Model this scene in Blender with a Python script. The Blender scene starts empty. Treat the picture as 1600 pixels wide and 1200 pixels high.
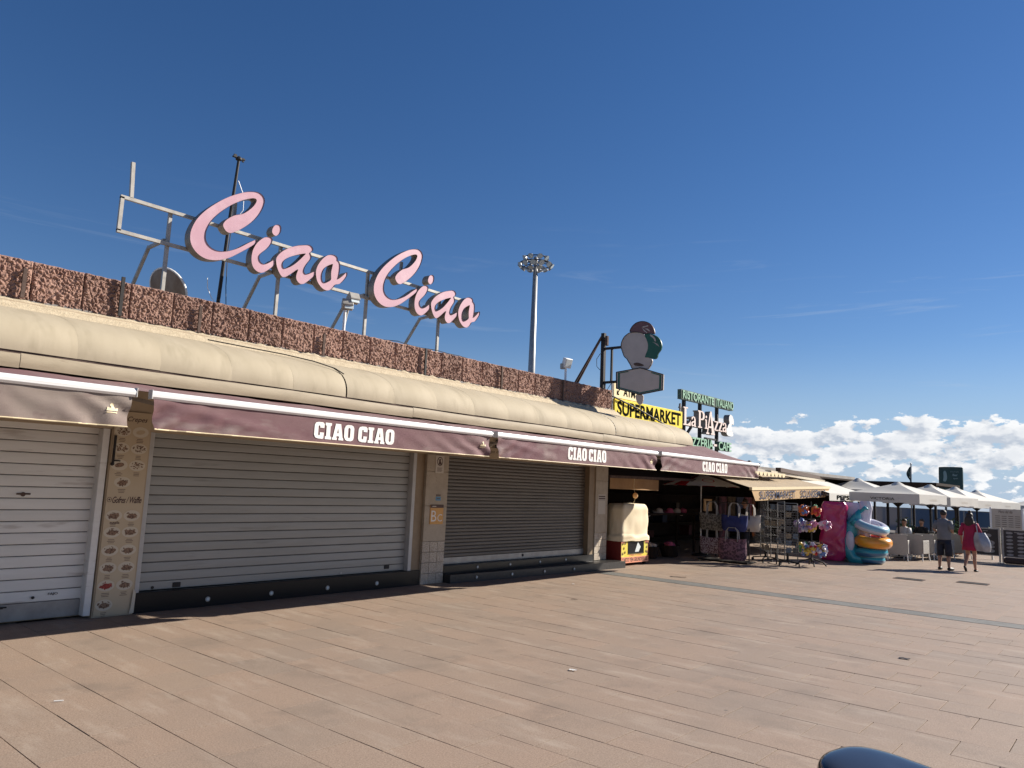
import bpy, bmesh, math, random
from mathutils import Vector, Matrix, noise
from mathutils.geometry import tessellate_polygon
random.seed(7)
R = math.radians
S = bpy.context.scene
COL = S.collection
# ------------------------------------------------------------------ camera
CAM_H = 1.9
cam = bpy.data.cameras.new('camera')
cam.sensor_fit = 'HORIZONTAL'; cam.sensor_width = 36.0; cam.lens = 36.0*1165/1600
cam.clip_start = 0.05; cam.clip_end = 9000
cam_o = bpy.data.objects.new('camera', cam); COL.objects.link(cam_o)
yaw, pitch, roll = R(-40.61), math.atan(155/1165), math.atan(.0427)
f = Vector((math.sin(yaw)*math.cos(pitch), math.cos(yaw)*math.cos(pitch), math.sin(pitch)))
r0 = Vector((math.cos(yaw), -math.sin(yaw), 0)); u0 = r0.cross(f)
rv = r0*math.cos(roll) + u0*math.sin(roll); uv = rv.cross(f)
M = Matrix((rv, uv, -f)).transposed().to_4x4(); M.translation = (0, 0, CAM_H)
cam_o.matrix_world = M
S.camera = cam_o
# ------------------------------------------------------------------ exposure
S.view_settings.view_transform = 'Standard'; S.view_settings.look = 'None'
S.view_settings.exposure = 0.80; S.view_settings.gamma = 1.0
S.view_settings.use_curve_mapping = False
# ------------------------------------------------------------------ world: daylight sky with cumulus near the horizon
SUN_AZ, SUN_EL = R(29.0), R(30.7)
sun_dir = Vector((math.sin(SUN_AZ)*math.cos(SUN_EL), math.cos(SUN_AZ)*math.cos(SUN_EL), math.sin(SUN_EL)))
W = bpy.data.worlds.new("World"); S.world = W; W.use_nodes = True
nt = W.node_tree; N = nt.nodes; LK = nt.links.new
bg = N['Background']
sky = N.new('ShaderNodeTexSky'); sky.sky_type = 'NISHITA'; sky.sun_disc = False
sky.sun_elevation = SUN_EL; sky.sun_rotation = SUN_AZ
sky.altitude = 0; sky.air_density = 1.0; sky.dust_density = 0.05; sky.ozone_density = 3.2
hs = N.new('ShaderNodeHueSaturation'); hs.inputs['Saturation'].default_value = 1.21; hs.inputs['Fac'].default_value = 1.0; hs.inputs['Value'].default_value = 1.0
tint = N.new('ShaderNodeMix'); tint.data_type = 'RGBA'; tint.blend_type = 'MULTIPLY'; tint.inputs['Factor'].default_value = 1
tint.inputs['B'].default_value = (1.0, .955, 1.05, 1); LK(sky.outputs[0], tint.inputs['A']); LK(tint.outputs['Result'], hs.inputs['Color'])
tc = N.new('ShaderNodeTexCoord'); sep = N.new('ShaderNodeSeparateXYZ'); LK(tc.outputs['Generated'], sep.inputs[0])
def wmath(op, a, b=None, clamp=False):
    n = N.new('ShaderNodeMath'); n.operation = op; n.use_clamp = clamp
    for i, v in enumerate((a, b)):
        if v is None: continue
        if isinstance(v, (int, float)): n.inputs[i].default_value = v
        else: LK(v, n.inputs[i])
    return n.outputs[0]
def wvec(scale, off=(0, 0, 0)):
    n = N.new('ShaderNodeMapping'); n.inputs['Scale'].default_value = scale; n.inputs['Location'].default_value = off
    LK(tc.outputs['Generated'], n.inputs[0]); return n.outputs[0]
def wnoise(vec, scale, detail, rough, dist=0.0):
    n = N.new('ShaderNodeTexNoise'); n.inputs['Scale'].default_value = scale; n.inputs['Detail'].default_value = detail
    n.inputs['Roughness'].default_value = rough; n.inputs['Distortion'].default_value = dist
    LK(vec, n.inputs['Vector']); return n.outputs['Fac']
def wrange(v, a, b, c, d):
    n = N.new('ShaderNodeMapRange'); n.interpolation_type = 'SMOOTHSTEP'
    for i, x in enumerate((v, a, b, c, d)):
        if isinstance(x, (int, float)): n.inputs[i].default_value = x
        else: LK(x, n.inputs[i])
    return n.outputs[0]
CS = (1, 1, 2.0)
off0 = Vector((3.1, 1.7, .4))
n1 = wnoise(wvec(CS, off0), 26, 10, .58, .06)
dv = sun_dir*Vector((.007, .007, .024))
n2 = wnoise(wvec(CS, off0 + Vector((dv.x+.006, dv.y, dv.z))), 26, 6, .55, .06)
big = wnoise(wvec((1, 1, 1), (5.2, .3, 1)), 2.6, 2, .5)
rampn = N.new('ShaderNodeValToRGB'); rampn.color_ramp.interpolation = 'EASE'
el = rampn.color_ramp.elements
el[0].position = 0.0; el[0].color = (.50,)*3+(1,)
el[1].position = 1.0; el[1].color = (1.0,)*3+(1,)
for p, v in ((.05, .50), (.16, .49), (.24, .42), (.38, .355), (.52, .385), (.64, .49), (.76, .68), (.9, .9)):
    e = el.new(p); e.color = (v, v, v, 1)
zscaled = wmath('MULTIPLY', sep.outputs['Z'], 1/.145)
LK(zscaled, rampn.inputs[0])
thr = wmath('ADD', rampn.outputs[0], wmath('MULTIPLY', wmath('SUBTRACT', big, .5), -.16))
dens = wmath('SUBTRACT', n1, thr)
mask = wrange(dens, .0, .055, 0, 1)
mask = wmath('MULTIPLY', mask, wrange(sep.outputs['Z'], -.005, .01, 0, 1))
lit = wmath('ADD', .60, wmath('MULTIPLY', wmath('SUBTRACT', n1, n2), 5.5), True)
lit = wmath('MULTIPLY', lit, wrange(dens, .0, .28, 1.0, .62))
ccol = N.new('ShaderNodeMix'); ccol.data_type = 'RGBA'
ccol.inputs['A'].default_value = (6.2, 6.9, 8.0, 1); ccol.inputs['B'].default_value = (11.4, 11.5, 11.6, 1)
LK(lit, ccol.inputs['Factor'])
mixc = N.new('ShaderNodeMix'); mixc.data_type = 'RGBA'
LK(mask, mixc.inputs['Factor']); 
# thin cirrus streaks
ci = wnoise(wvec((1.2, 1.2, 16), (2, 7, .9)), 3.2, 6, .6, .6)
cim = wmath('MULTIPLY', wrange(ci, .56, .78, 0, .28), wrange(sep.outputs['Z'], .02, .10, 0, 1))
cim = wmath('MULTIPLY', cim, wrange(sep.outputs['Z'], .22, .36, 1, 0))
mixi = N.new('ShaderNodeMix'); mixi.data_type = 'RGBA'
hz = N.new('ShaderNodeMix'); hz.data_type = 'RGBA'; hz.inputs['B'].default_value = (4.4, 6.2, 8.6, 1)
LK(wrange(sep.outputs['Z'], 0.0, .20, .85, 0), hz.inputs['Factor']); LK(hs.outputs[0], hz.inputs['A'])
LK(cim, mixi.inputs['Factor']); LK(hz.outputs['Result'], mixi.inputs['A']); mixi.inputs['B'].default_value = (6.5, 7.2, 8.2, 1)
LK(mixi.outputs['Result'], mixc.inputs['A']); LK(ccol.outputs['Result'], mixc.inputs['B'])
LK(mixc.outputs['Result'], bg.inputs['Color'])
bg.inputs['Strength'].default_value = 0.05
sun = bpy.data.lights.new('sun', 'SUN'); sun.energy = 5.0; sun.angle = R(.55); sun.color = (1.0, .93, .83)
sun_o = bpy.data.objects.new('sun', sun); COL.objects.link(sun_o)
sun_o.rotation_euler = sun_dir.to_track_quat('Z', 'Y').to_euler(); sun_o.location = sun_dir*50
S.cycles.max_bounces = 6; S.cycles.diffuse_bounces = 3; S.cycles.glossy_bounces = 3; S.cycles.transparent_max_bounces = 6

# ------------------------------------------------------------------ helpers
def wm(o):
    m = o.matrix_basis.copy()
    while o.parent:
        o = o.parent; m = o.matrix_basis @ m
    return m
def tag(o, label=None, cat=None, group=None, kind=None):
    if label: o['label'] = label
    if cat: o['category'] = cat
    if group: o['group'] = group
    if kind: o['kind'] = kind
    return o
def thing(name, label, cat, loc=(0, 0, 0), rz=0, group=None):
    o = bpy.data.objects.new(name, None); COL.objects.link(o)
    o.empty_display_size = .1
    o.location = loc; o.rotation_euler = (0, 0, rz)
    return tag(o, label, cat, group)
def copy_tree(o, parent=None):
    c = o.copy(); COL.objects.link(c)
    if parent: c.parent = parent
    for ch in [x for x in COL.objects if x.parent == o]: copy_tree(ch, c)
    return c
def inst(name, mesh, parent, loc, rot=(0, 0, 0), scale=(1, 1, 1)):
    o = bpy.data.objects.new(name, mesh); COL.objects.link(o); o.parent = parent
    o.location = loc; o.rotation_euler = rot; o.scale = scale
    return o
class MB:
    """collects shapes given in world coordinates and links them as one mesh object"""
    def __init__(s): s.v = []; s.f = []; s.m = []; s.mi = 0
    def add(s, vs, fs):
        b = len(s.v); s.v += [tuple(x) for x in vs]
        for q in fs: s.f.append([b+i for i in q]); s.m.append(s.mi)
        return s
    def box(s, c, d, rot=None, ch=0.0):
        hx, hy, hz = d[0]/2, d[1]/2, d[2]/2
        if ch <= 0:
            vs = [Vector((x, y, z)) for x in (-hx, hx) for y in (-hy, hy) for z in (-hz, hz)]
            fs = [(0, 1, 3, 2), (4, 6, 7, 5), (0, 4, 5, 1), (2, 3, 7, 6), (0, 2, 6, 4), (1, 5, 7, 3)]
        else:
            bm = bmesh.new(); bmesh.ops.create_cube(bm, size=1)
            for v in bm.verts: v.co = Vector((v.co.x*d[0], v.co.y*d[1], v.co.z*d[2]))
            bmesh.ops.bevel(bm, geom=bm.edges[:], offset=ch, segments=1, affect='EDGES')
            vs = [v.co.copy() for v in bm.verts]; bm.verts.index_update()
            fs = [[v.index for v in q.verts] for q in bm.faces]; bm.free()
        if rot is not None:
            rm = rot if isinstance(rot, Matrix) else Matrix.Rotation(rot, 3, 'Z')
            vs = [rm @ v for v in vs]
        c = Vector(c)
        return s.add([v+c for v in vs], fs)
    def bx(s, x0, x1, y0, y1, z0, z1, ch=0.0):
        return s.box(((x0+x1)/2, (y0+y1)/2, (z0+z1)/2), (abs(x1-x0), abs(y1-y0), abs(z1-z0)), None, ch)
    def bar(s, p, q, w, h=None):
        """rectangular bar from p to q"""
        p, q = Vector(p), Vector(q); h = h or w; d = (q-p)
        if d.length < 1e-6: return s
        z = d.normalized(); a = Vector((0, 0, 1)) if abs(z.z) < .95 else Vector((1, 0, 0))
        x = z.cross(a).normalized(); y = z.cross(x)
        vs = []
        for e in (p, q):
            for sx, sy in ((-1, -1), (1, -1), (1, 1), (-1, 1)): vs.append(e + x*sx*w/2 + y*sy*h/2)
        return s.add(vs, [(0, 3, 2, 1), (4, 5, 6, 7), (0, 1, 5, 4), (1, 2, 6, 5), (2, 3, 7, 6), (3, 0, 4, 7)])
    def tube(s, pts, r, n=8, caps=True):
        pts = [Vector(p) for p in pts]; rs = r if isinstance(r, (list, tuple)) else [r]*len(pts)
        rings = []; prev = None
        for i, p in enumerate(pts):
            d = (pts[min(i+1, len(pts)-1)] - pts[max(i-1, 0)]).normalized()
            if prev is None:
                a = Vector((0, 0, 1)) if abs(d.z) < .9 else Vector((1, 0, 0)); x = d.cross(a).normalized()
            else:
                x = (prev - d*prev.dot(d)); x = x.normalized() if x.length > 1e-5 else d.orthogonal().normalized()
            prev = x; y = d.cross(x)
            rings.append([p + (x*math.cos(2*math.pi*k/n) + y*math.sin(2*math.pi*k/n))*rs[i] for k in range(n)])
        vs = [v for rg in rings for v in rg]; fs = []
        for i in range(len(pts)-1):
            for k in range(n):
                a, b = i*n+k, i*n+(k+1) % n; fs.append((a, b, b+n, a+n))
        if caps: fs.append(list(range(n))[::-1]); fs.append([(len(pts)-1)*n+k for k in range(n)])
        return s.add(vs, fs)
    def lathe(s, c, prof, n=16, axis=None, sx=1, sy=1):
        """prof: (radius, height) pairs round an axis through c"""
        c = Vector(c); vs = []; fs = []
        rot = Vector(axis).to_track_quat('Z', 'Y').to_matrix() if axis else Matrix.Identity(3)
        for r_, h in prof:
            for k in range(n):
                a = 2*math.pi*k/n; vs.append(c + rot @ Vector((r_*math.cos(a)*sx, r_*math.sin(a)*sy, h)))
        for i in range(len(prof)-1):
            for k in range(n):
                a, b = i*n+k, i*n+(k+1) % n; fs.append((a, b, b+n, a+n))
        if prof[0][0] > 1e-4: fs.append(list(range(n))[::-1])
        if prof[-1][0] > 1e-4: fs.append([(len(prof)-1)*n+k for k in range(n)])
        return s.add(vs, fs)
    def ball(s, c, rad, n=10, m=7):
        c = Vector(c); rx, ry, rz = rad if isinstance(rad, (tuple, list)) else (rad,)*3
        vs = [c+Vector((0, 0, -rz))]; fs = []
        for i in range(1, m):
            t = -math.pi/2 + math.pi*i/m
            for k in range(n):
                a = 2*math.pi*k/n; vs.append(c+Vector((rx*math.cos(t)*math.cos(a), ry*math.cos(t)*math.sin(a), rz*math.sin(t))))
        vs.append(c+Vector((0, 0, rz)))
        for k in range(n): fs.append((0, 1+(k+1) % n, 1+k)); fs.append((len(vs)-1, 1+(m-2)*n+k, 1+(m-2)*n+(k+1) % n))
        for i in range(m-2):
            for k in range(n):
                a, b = 1+i*n+k, 1+i*n+(k+1) % n; fs.append((a, b, b+n, a+n))
        return s.add(vs, fs)
    def torus(s, c, Rr, r_, rot=None, n=28, m=10, sz=1.0):
        c = Vector(c); vs = []; fs = []
        for i in range(n):
            a = 2*math.pi*i/n
            for k in range(m):
                b = 2*math.pi*k/m
                p = Vector(((Rr+r_*math.cos(b))*math.cos(a), (Rr+r_*math.cos(b))*math.sin(a), r_*sz*math.sin(b)))
                vs.append(c + (rot @ p if rot else p))
        for i in range(n):
            for k in range(m):
                fs.append((i*m+k, ((i+1) % n)*m+k, ((i+1) % n)*m+(k+1) % m, i*m+(k+1) % m))
        return s.add(vs, fs)
    def grid(s, fn, nu, nv):
        vs = [fn(i/nu, j/nv) for i in range(nu+1) for j in range(nv+1)]
        fs = [(i*(nv+1)+j, (i+1)*(nv+1)+j, (i+1)*(nv+1)+j+1, i*(nv+1)+j+1) for i in range(nu) for j in range(nv)]
        return s.add(vs, fs)
    def poly(s, loops, o, u, v, d, cap_mi=None, side_mi=None, lip=0.0, flip=False):
        """outline(s) in (u,v) about o, front at o facing u x v, extruded d backwards; loops after the first are holes"""
        o, u, v = Vector(o), Vector(u), Vector(v); n = u.cross(v).normalized()
        flat = []; idx = []
        for lp in loops: idx.append(range(len(flat), len(flat)+len(lp))); flat += lp
        tri = tessellate_polygon([[Vector((a, b, 0)) for a, b in lp] for lp in loops])
        base = s.mi
        P = [o + u*a + v*b for a, b in flat]
        def orient(t):
            a, b, c = (Vector((flat[i][0], flat[i][1], 0)) for i in t)
            return t if (b-a).cross(c-a).z > 0 else t[::-1]
        tri = [orient(tuple(t)) for t in tri]
        if cap_mi is not None: s.mi = cap_mi
        s.add(P, tri)
        if d > 0:
            s.mi = base if side_mi is None else side_mi
            s.add([p - n*d for p in P], [t[::-1] for t in tri])
            for li, lp in enumerate(loops):
                k = len(lp); a = [P[i] + n*lip for i in idx[li]]; b = [P[i] - n*d for i in idx[li]]
                area = sum(lp[i][0]*lp[(i+1) % k][1] - lp[(i+1) % k][0]*lp[i][1] for i in range(k))
                ccw = (area > 0) == (li == 0)
                fs = [(i, k+i, k+(i+1) % k, (i+1) % k) for i in range(k)]
                s.add(a+b, fs if ccw else [q[::-1] for q in fs])
        s.mi = base
        return s
    def build(s, name, mat, parent=None, smooth=False, sharp=None):
        me = bpy.data.meshes.new(name)
        vs = s.v
        if parent is not None:
            inv = wm(parent).inverted(); vs = [inv @ Vector(v) for v in s.v]
        me.from_pydata([tuple(v) for v in vs], [], s.f)
        mats = mat if isinstance(mat, (list, tuple)) else [mat]
        for m in mats: me.materials.append(m)
        if len(mats) > 1: me.polygons.foreach_set('material_index', s.m)
        if smooth:
            me.polygons.foreach_set('use_smooth', [True]*len(me.polygons))
            if sharp is not None: me.set_sharp_from_angle(angle=R(sharp))
        me.update()
        o = bpy.data.objects.new(name, me); COL.objects.link(o)
        if parent is not None: o.parent = parent
        return o
def chaikin(pts, n=2):
    for _ in range(n):
        q = []
        for i in range(len(pts)):
            a, b = pts[i], pts[(i+1) % len(pts)]
            q.append((a[0]*.78+b[0]*.22, a[1]*.78+b[1]*.22)); q.append((a[0]*.22+b[0]*.78, a[1]*.22+b[1]*.78))
        pts = q
    return pts
def ell(cx, cy, rx, ry, n=16, rot=0):
    return [(cx + rx*math.cos(2*math.pi*k/n)*math.cos(rot) - ry*math.sin(2*math.pi*k/n)*math.sin(rot),
             cy + rx*math.cos(2*math.pi*k/n)*math.sin(rot) + ry*math.sin(2*math.pi*k/n)*math.cos(rot)) for k in range(n)]
def rrect(x0, y0, x1, y1, r_, n=4):
    out = []
    for cx, cy, a0 in ((x1-r_, y1-r_, 0), (x0+r_, y1-r_, 90), (x0+r_, y0+r_, 180), (x1-r_, y0+r_, 270)):
        for k in range(n+1):
            a = R(a0+90*k/n); out.append((cx+r_*math.cos(a), cy+r_*math.sin(a)))
    return out
def text(s, width, height, bold=0.0, depth=0.0, shear=0.0, spacing=1.0):
    """the built-in font as (verts, faces) in a width x height box with its origin at the lower left"""
    cu = bpy.data.curves.new('text', 'FONT'); cu.body = s; cu.size = 1; cu.offset = bold; cu.shear = shear
    cu.space_character = spacing; cu.resolution_u = 3; cu.fill_mode = 'FRONT'
    ob = bpy.data.objects.new('text', cu); me = ob.to_mesh()
    vs = [v.co.copy() for v in me.vertices]; fs = [list(p.vertices) for p in me.polygons]
    ob.to_mesh_clear(); bpy.data.objects.remove(ob); bpy.data.curves.remove(cu)
    x0 = min(v.x for v in vs); x1 = max(v.x for v in vs); y0 = min(v.y for v in vs); y1 = max(v.y for v in vs)
    vs = [((v.x-x0)/(x1-x0)*width, (v.y-y0)/(y1-y0)*height) for v in vs]
    return vs, fs
def put_text(mb, s, width, height, o, u=(0, 1, 0), v=(0, 0, 1), bold=0.0, depth=0.0, shear=0.0, spacing=1.0, warp=None):
    vs, fs = text(s, width, height, bold, depth, shear, spacing)
    o, u, v = Vector(o), Vector(u), Vector(v); n = u.cross(v).normalized()
    P = [o+u*a+v*b for a, b in vs]
    if warp: P = [warp(p) for p in P]
    mb.add(P, fs)
    if depth > 0:
        cnt = {}
        for q in fs:
            for i in range(len(q)):
                e = (q[i], q[(i+1) % len(q)]); cnt[e] = 1
        edges = [e for e in cnt if (e[1], e[0]) not in cnt]
        k = len(P); mb.add(P + [p-n*depth for p in P], [(b, a, a+k, b+k) for a, b in edges])
        mb.add([p-n*depth for p in P], [q[::-1] for q in fs])
    return mb

# ------------------------------------------------------------------ materials
def material(name, c1, c2=None, rough=.6, scale=4.0, detail=5, lo=.35, hi=.65, bump=0.0, bscale=60.0, metal=0.0,
             spec=.5, stretch=(1, 1, 1), c3=None, s3=40.0, t3=(.62, .7), rnd=0.0, sub=0.0, coat=0.0, trans=0.0, object_space=False):
    m = bpy.data.materials.new(name); m.use_nodes = True
    n = m.node_tree.nodes; L = m.node_tree.links.new; b = n['Principled BSDF']
    b.inputs['Roughness'].default_value = rough; b.inputs['Metallic'].default_value = metal
    b.inputs['Specular IOR Level'].default_value = spec; b.inputs['Coat Weight'].default_value = coat
    if object_space: src = n.new('ShaderNodeTexCoord').outputs['Object']
    else: src = n.new('ShaderNodeNewGeometry').outputs['Position']
    mp = n.new('ShaderNodeMapping'); mp.inputs['Scale'].default_value = stretch; L(src, mp.inputs[0])
    col = None
    def noise_fac(sc, de, a, bb):
        t = n.new('ShaderNodeTexNoise'); t.inputs['Scale'].default_value = sc; t.inputs['Detail'].default_value = de
        t.inputs['Roughness'].default_value = .6; L(mp.outputs[0], t.inputs['Vector'])
        r_ = n.new('ShaderNodeMapRange'); r_.inputs[1].default_value = a; r_.inputs[2].default_value = bb; L(t.outputs['Fac'], r_.inputs[0])
        return r_.outputs[0]
    if c2 is not None:
        x = n.new('ShaderNodeMix'); x.data_type = 'RGBA'; x.inputs['A'].default_value = (*c1, 1); x.inputs['B'].default_value = (*c2, 1)
        L(noise_fac(scale, detail, lo, hi), x.inputs['Factor']); col = x.outputs['Result']
    if c3 is not None:
        x = n.new('ShaderNodeMix'); x.data_type = 'RGBA'; x.inputs['B'].default_value = (*c3, 1)
        if col: L(col, x.inputs['A'])
        else: x.inputs['A'].default_value = (*c1, 1)
        L(noise_fac(s3, 3, *t3), x.inputs['Factor']); col = x.outputs['Result']
    if rnd:
        oi = n.new('ShaderNodeObjectInfo'); r_ = n.new('ShaderNodeMapRange'); L(oi.outputs['Random'], r_.inputs[0])
        r_.inputs[3].default_value = 1-rnd; r_.inputs[4].default_value = 1+rnd
        h = n.new('ShaderNodeHueSaturation'); L(r_.outputs[0], h.inputs['Value'])
        if col: L(col, h.inputs['Color'])
        else: h.inputs['Color'].default_value = (*c1, 1)
        col = h.outputs[0]
    if col: L(col, b.inputs['Base Color'])
    else: b.inputs['Base Color'].default_value = (*c1, 1)
    if bump:
        t = n.new('ShaderNodeTexNoise'); t.inputs['Scale'].default_value = bscale; t.inputs['Detail'].default_value = 4; L(mp.outputs[0], t.inputs['Vector'])
        bu = n.new('ShaderNodeBump'); bu.inputs['Strength'].default_value = bump; bu.inputs['Distance'].default_value = .02
        L(t.outputs['Fac'], bu.inputs['Height']); L(bu.outputs[0], b.inputs['Normal'])
    if trans:
        tr = n.new('ShaderNodeBsdfTranslucent'); ms = n.new('ShaderNodeMixShader'); ms.inputs[0].default_value = trans
        if col: L(col, tr.inputs['Color'])
        else: tr.inputs['Color'].default_value = (*c1, 1)
        L(b.outputs[0], ms.inputs[1]); L(tr.outputs[0], ms.inputs[2]); L(ms.outputs[0], n['Material Output'].inputs['Surface'])
    return m
def tile_material():
    m = bpy.data.materials.new('terracotta_tile'); m.use_nodes = True
    n = m.node_tree.nodes; L = m.node_tree.links.new; b = n['Principled BSDF']; b.inputs['Roughness'].default_value = .62; b.inputs['Specular IOR Level'].default_value = .35
    pos = n.new('ShaderNodeNewGeometry').outputs['Position']
    def nz(sc, de, ro=.6, off=(0, 0, 0), st=(1, 1, 1)):
        mp = n.new('ShaderNodeMapping'); mp.inputs['Location'].default_value = off; mp.inputs['Scale'].default_value = st; L(pos, mp.inputs[0])
        t = n.new('ShaderNodeTexNoise'); t.inputs['Scale'].default_value = sc; t.inputs['Detail'].default_value = de; t.inputs['Roughness'].default_value = ro
        L(mp.outputs[0], t.inputs['Vector']); return t.outputs['Fac']
    def rg(v, a, bb, c=0, d=1):
        r_ = n.new('ShaderNodeMapRange'); L(v, r_.inputs[0])
        for i, x in enumerate((a, bb, c, d)): r_.inputs[i+1].default_value = x
        return r_.outputs[0]
    def mix(fac, A, B):
        x = n.new('ShaderNodeMix'); x.data_type = 'RGBA'; L(fac, x.inputs['Factor'])
        for k, c in (('A', A), ('B', B)):
            if isinstance(c, tuple): x.inputs[k].default_value = (*c, 1)
            else: L(c, x.inputs[k])
        return x.outputs['Result']
    def mul(a, bb):
        x = n.new('ShaderNodeMath'); x.operation = 'MULTIPLY'; L(a, x.inputs[0])
        if isinstance(bb, (int, float)): x.inputs[1].default_value = bb
        else: L(bb, x.inputs[1])
        return x.outputs[0]
    at = n.new('ShaderNodeAttribute'); at.attribute_name = 'shade'
    oi = n.new('ShaderNodeObjectInfo'); ad = n.new('ShaderNodeMath'); ad.operation = 'ADD'
    L(at.outputs['Fac'], ad.inputs[0]); L(oi.outputs['Random'], ad.inputs[1])
    fr = n.new('ShaderNodeMath'); fr.operation = 'FRACT'; L(ad.outputs[0], fr.inputs[0])
    c = mix(rg(nz(.35, 4), .38, .62), (.350, .264, .196), (.298, .238, .188))          # broad worn areas
    c = mix(rg(fr.outputs[0], 0, 1, 0, .75), c, (.375, .268, .196))                     # each tile its own tone
    c = mix(mul(rg(nz(85, 3, .75), .42, .60), .75), c, (.19, .135, .100))             # granite speckle
    c = mix(mul(rg(nz(105, 3, .75, (5, 2, 1)), .58, .68), .6), c, (.55, .46, .38))
    c = mix(mul(rg(nz(1.3, 6, .65, (3, 9, 0)), .54, .72), .6), c, (.175, .138, .108))  # dirt and spills
    c = mix(mul(rg(nz(2.2, 7, .7, (13, 4, 0), (.45, 1.6, 1)), .53, .70), .55), c, (.42, .345, .275))
    c = mix(mul(rg(nz(.9, 7, .72, (31, 8, 0)), .50, .66), .38), c, (.235, .185, .145))
    vo = n.new('ShaderNodeTexVoronoi'); vo.inputs['Scale'].default_value = 1.15; vo.inputs['Randomness'].default_value = 1; L(pos, vo.inputs['Vector'])
    c = mix(mul(rg(vo.outputs['Distance'], .028, .016), .7), c, (.09, .075, .065))           # trodden gum spots
    L(c, b.inputs['Base Color'])
    bu = n.new('ShaderNodeBump'); bu.inputs['Strength'].default_value = .25; bu.inputs['Distance'].default_value = .004
    L(nz(160, 3, .7), bu.inputs['Height']); L(bu.outputs[0], b.inputs['Normal'])
    return m
MT = {}
MT['tile'] = tile_material()
MT['grout'] = material('grout', (.060, .046, .037), (.095, .075, .060), .9, 8)
MT['band'] = material('grey_paver', (.115, .115, .105), (.16, .155, .14), .7, 6, c3=(.08, .08, .075), s3=120, bump=.2, bscale=150, rnd=.12)
MT['sea'] = material('sea_water', (.02, .06, .13), (.03, .09, .17), .12, .05)
MT['stone'] = material('split_face_stone', (.25, .138, .104), (.32, .195, .148), .9, 9, 8, .3, .7, .5, 90, c3=(.15, .082, .064), s3=16, t3=(.55, .68), rnd=.14)
MT['cream'] = material('cream_canopy', (.375, .315, .215), (.425, .36, .252), .78, 1.6, 6, c3=(.30, .25, .165), s3=2.2, t3=(.54, .80), bump=.05, bscale=12, stretch=(.6, 1.7, .6))
MT['cream_dirty'] = material('cream_fascia', (.37, .305, .205), (.28, .225, .145), .65, 5, 7, .42, .78, stretch=(1, .5, 2.2), c3=(.22, .16, .10), s3=9, t3=(.66, .8))
MT['mortar'] = material('cream_mortar', (.50, .415, .285), (.40, .325, .215), .85, 14, 7, bump=.5, bscale=40)
MT['seam'] = material('black_gasket', (.03, .025, .02), None, .6)
MT['white_metal'] = material('white_painted_bar', (.84, .83, .81), (.72, .70, .67), .35, 6, 6, .55, .8, stretch=(1, .25, 3))
MT['maroon'] = material('maroon_awning_cloth', (.128, .050, .060), (.165, .088, .088), .75, .9, 6, .38, .68, .25, 220, c3=(.25, .195, .175), s3=1.7, t3=(.55, .80), stretch=(1, .8, 2.4))
MT['maroon_top'] = material('maroon_awning_top', (.165, .082, .088), (.22, .145, .14), .8, 1.2, 6, bump=.2, bscale=200, c3=(.17, .08, .085), s3=5, t3=(.5, .8), stretch=(.3, 2.0, 1))
MT['dusty'] = material('dusty_awning_cloth', (.235, .188, .158), (.185, .128, .115), .8, 1.1, 7, .40, .68, .25, 220, c3=(.12, .065, .064), s3=3.0, t3=(.60, .74), stretch=(1, .9, 1.3))
MT['hem'] = material('cream_hem', (.70, .58, .36), None, .6)
MT['letter_white'] = material('white_print', (.80, .77, .72), (.70, .67, .62), .7, 30, 4, .5, .75)
MT['slat'] = material('white_shutter_slat', (.66, .645, .60), (.72, .705, .665), .42, 3, 5, c3=(.42, .375, .33), s3=2.4, t3=(.60, .74), stretch=(1, .5, 3.5), rnd=.03)
MT['slat2'] = material('grey_shutter_slat', (.285, .282, .258), (.325, .322, .30), .40, 2, 5, c3=(.215, .21, .19), s3=3, t3=(.62, .8), stretch=(1, .4, 3), rnd=.04)
MT['slat3'] = material('brown_shutter_slat', (.095, .078, .060), (.13, .108, .085), .5, 2.5, 6, c3=(.075, .06, .045), s3=5, t3=(.58, .8), stretch=(1, .35, 2.5), rnd=.08)
MT['jamb'] = material('aluminium_guide', (.42, .41, .39), (.48, .47, .45), .4, 4)
MT['steel'] = material('dull_steel_plate', (.25, .235, .22), (.33, .32, .30), .45, 5, metal=.3)
MT['clad'] = material('beige_stone_cladding', (.42, .345, .255), (.36, .295, .215), .6, 6, 7, c3=(.22, .17, .12), s3=28, t3=(.64, .72), rnd=.05, bump=.08, bscale=50)
MT['mosaic'] = material('grainy_mosaic_tile', (.55, .48, .385), (.32, .255, .19), .6, 62, 2, .42, .58, .3, 62, rnd=.06)
MT['brownjamb'] = material('brown_door_lining', (.22, .155, .09), (.27, .195, .115), .6, 5)
MT['black_granite'] = material('black_granite', (.008, .008, .009), (.013, .013, .014), .3, 80, 3, spec=.2, c3=(.035, .035, .035), s3=180, t3=(.66, .72))
MT['granite_grey'] = material('dusty_granite_top', (.028, .027, .026), (.045, .042, .04), .4, 20, spec=.3)
MT['wall'] = material('beige_render', (.40, .31, .21), (.45, .36, .25), .85, 3, bump=.1)
MT['roof'] = material('grey_roof_felt', (.22, .20, .18), (.28, .26, .24), .9, 2)
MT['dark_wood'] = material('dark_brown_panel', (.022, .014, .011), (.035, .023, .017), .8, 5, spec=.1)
MT['pink'] = material('pink_acrylic_face', (.53, .305, .355), (.48, .275, .32), .38, 1.6, 5, .35, .65, c3=(.58, .38, .425), s3=3.4, t3=(.52, .8), coat=.1)
MT['return'] = material('letter_side_metal', (.34, .30, .245), (.24, .20, .16), .5, 9, 6, metal=.4)
MT['galv'] = material('galvanised_rail', (.42, .395, .35), (.30, .28, .245), .5, 9, 5, .4, .7, metal=.15)
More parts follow.
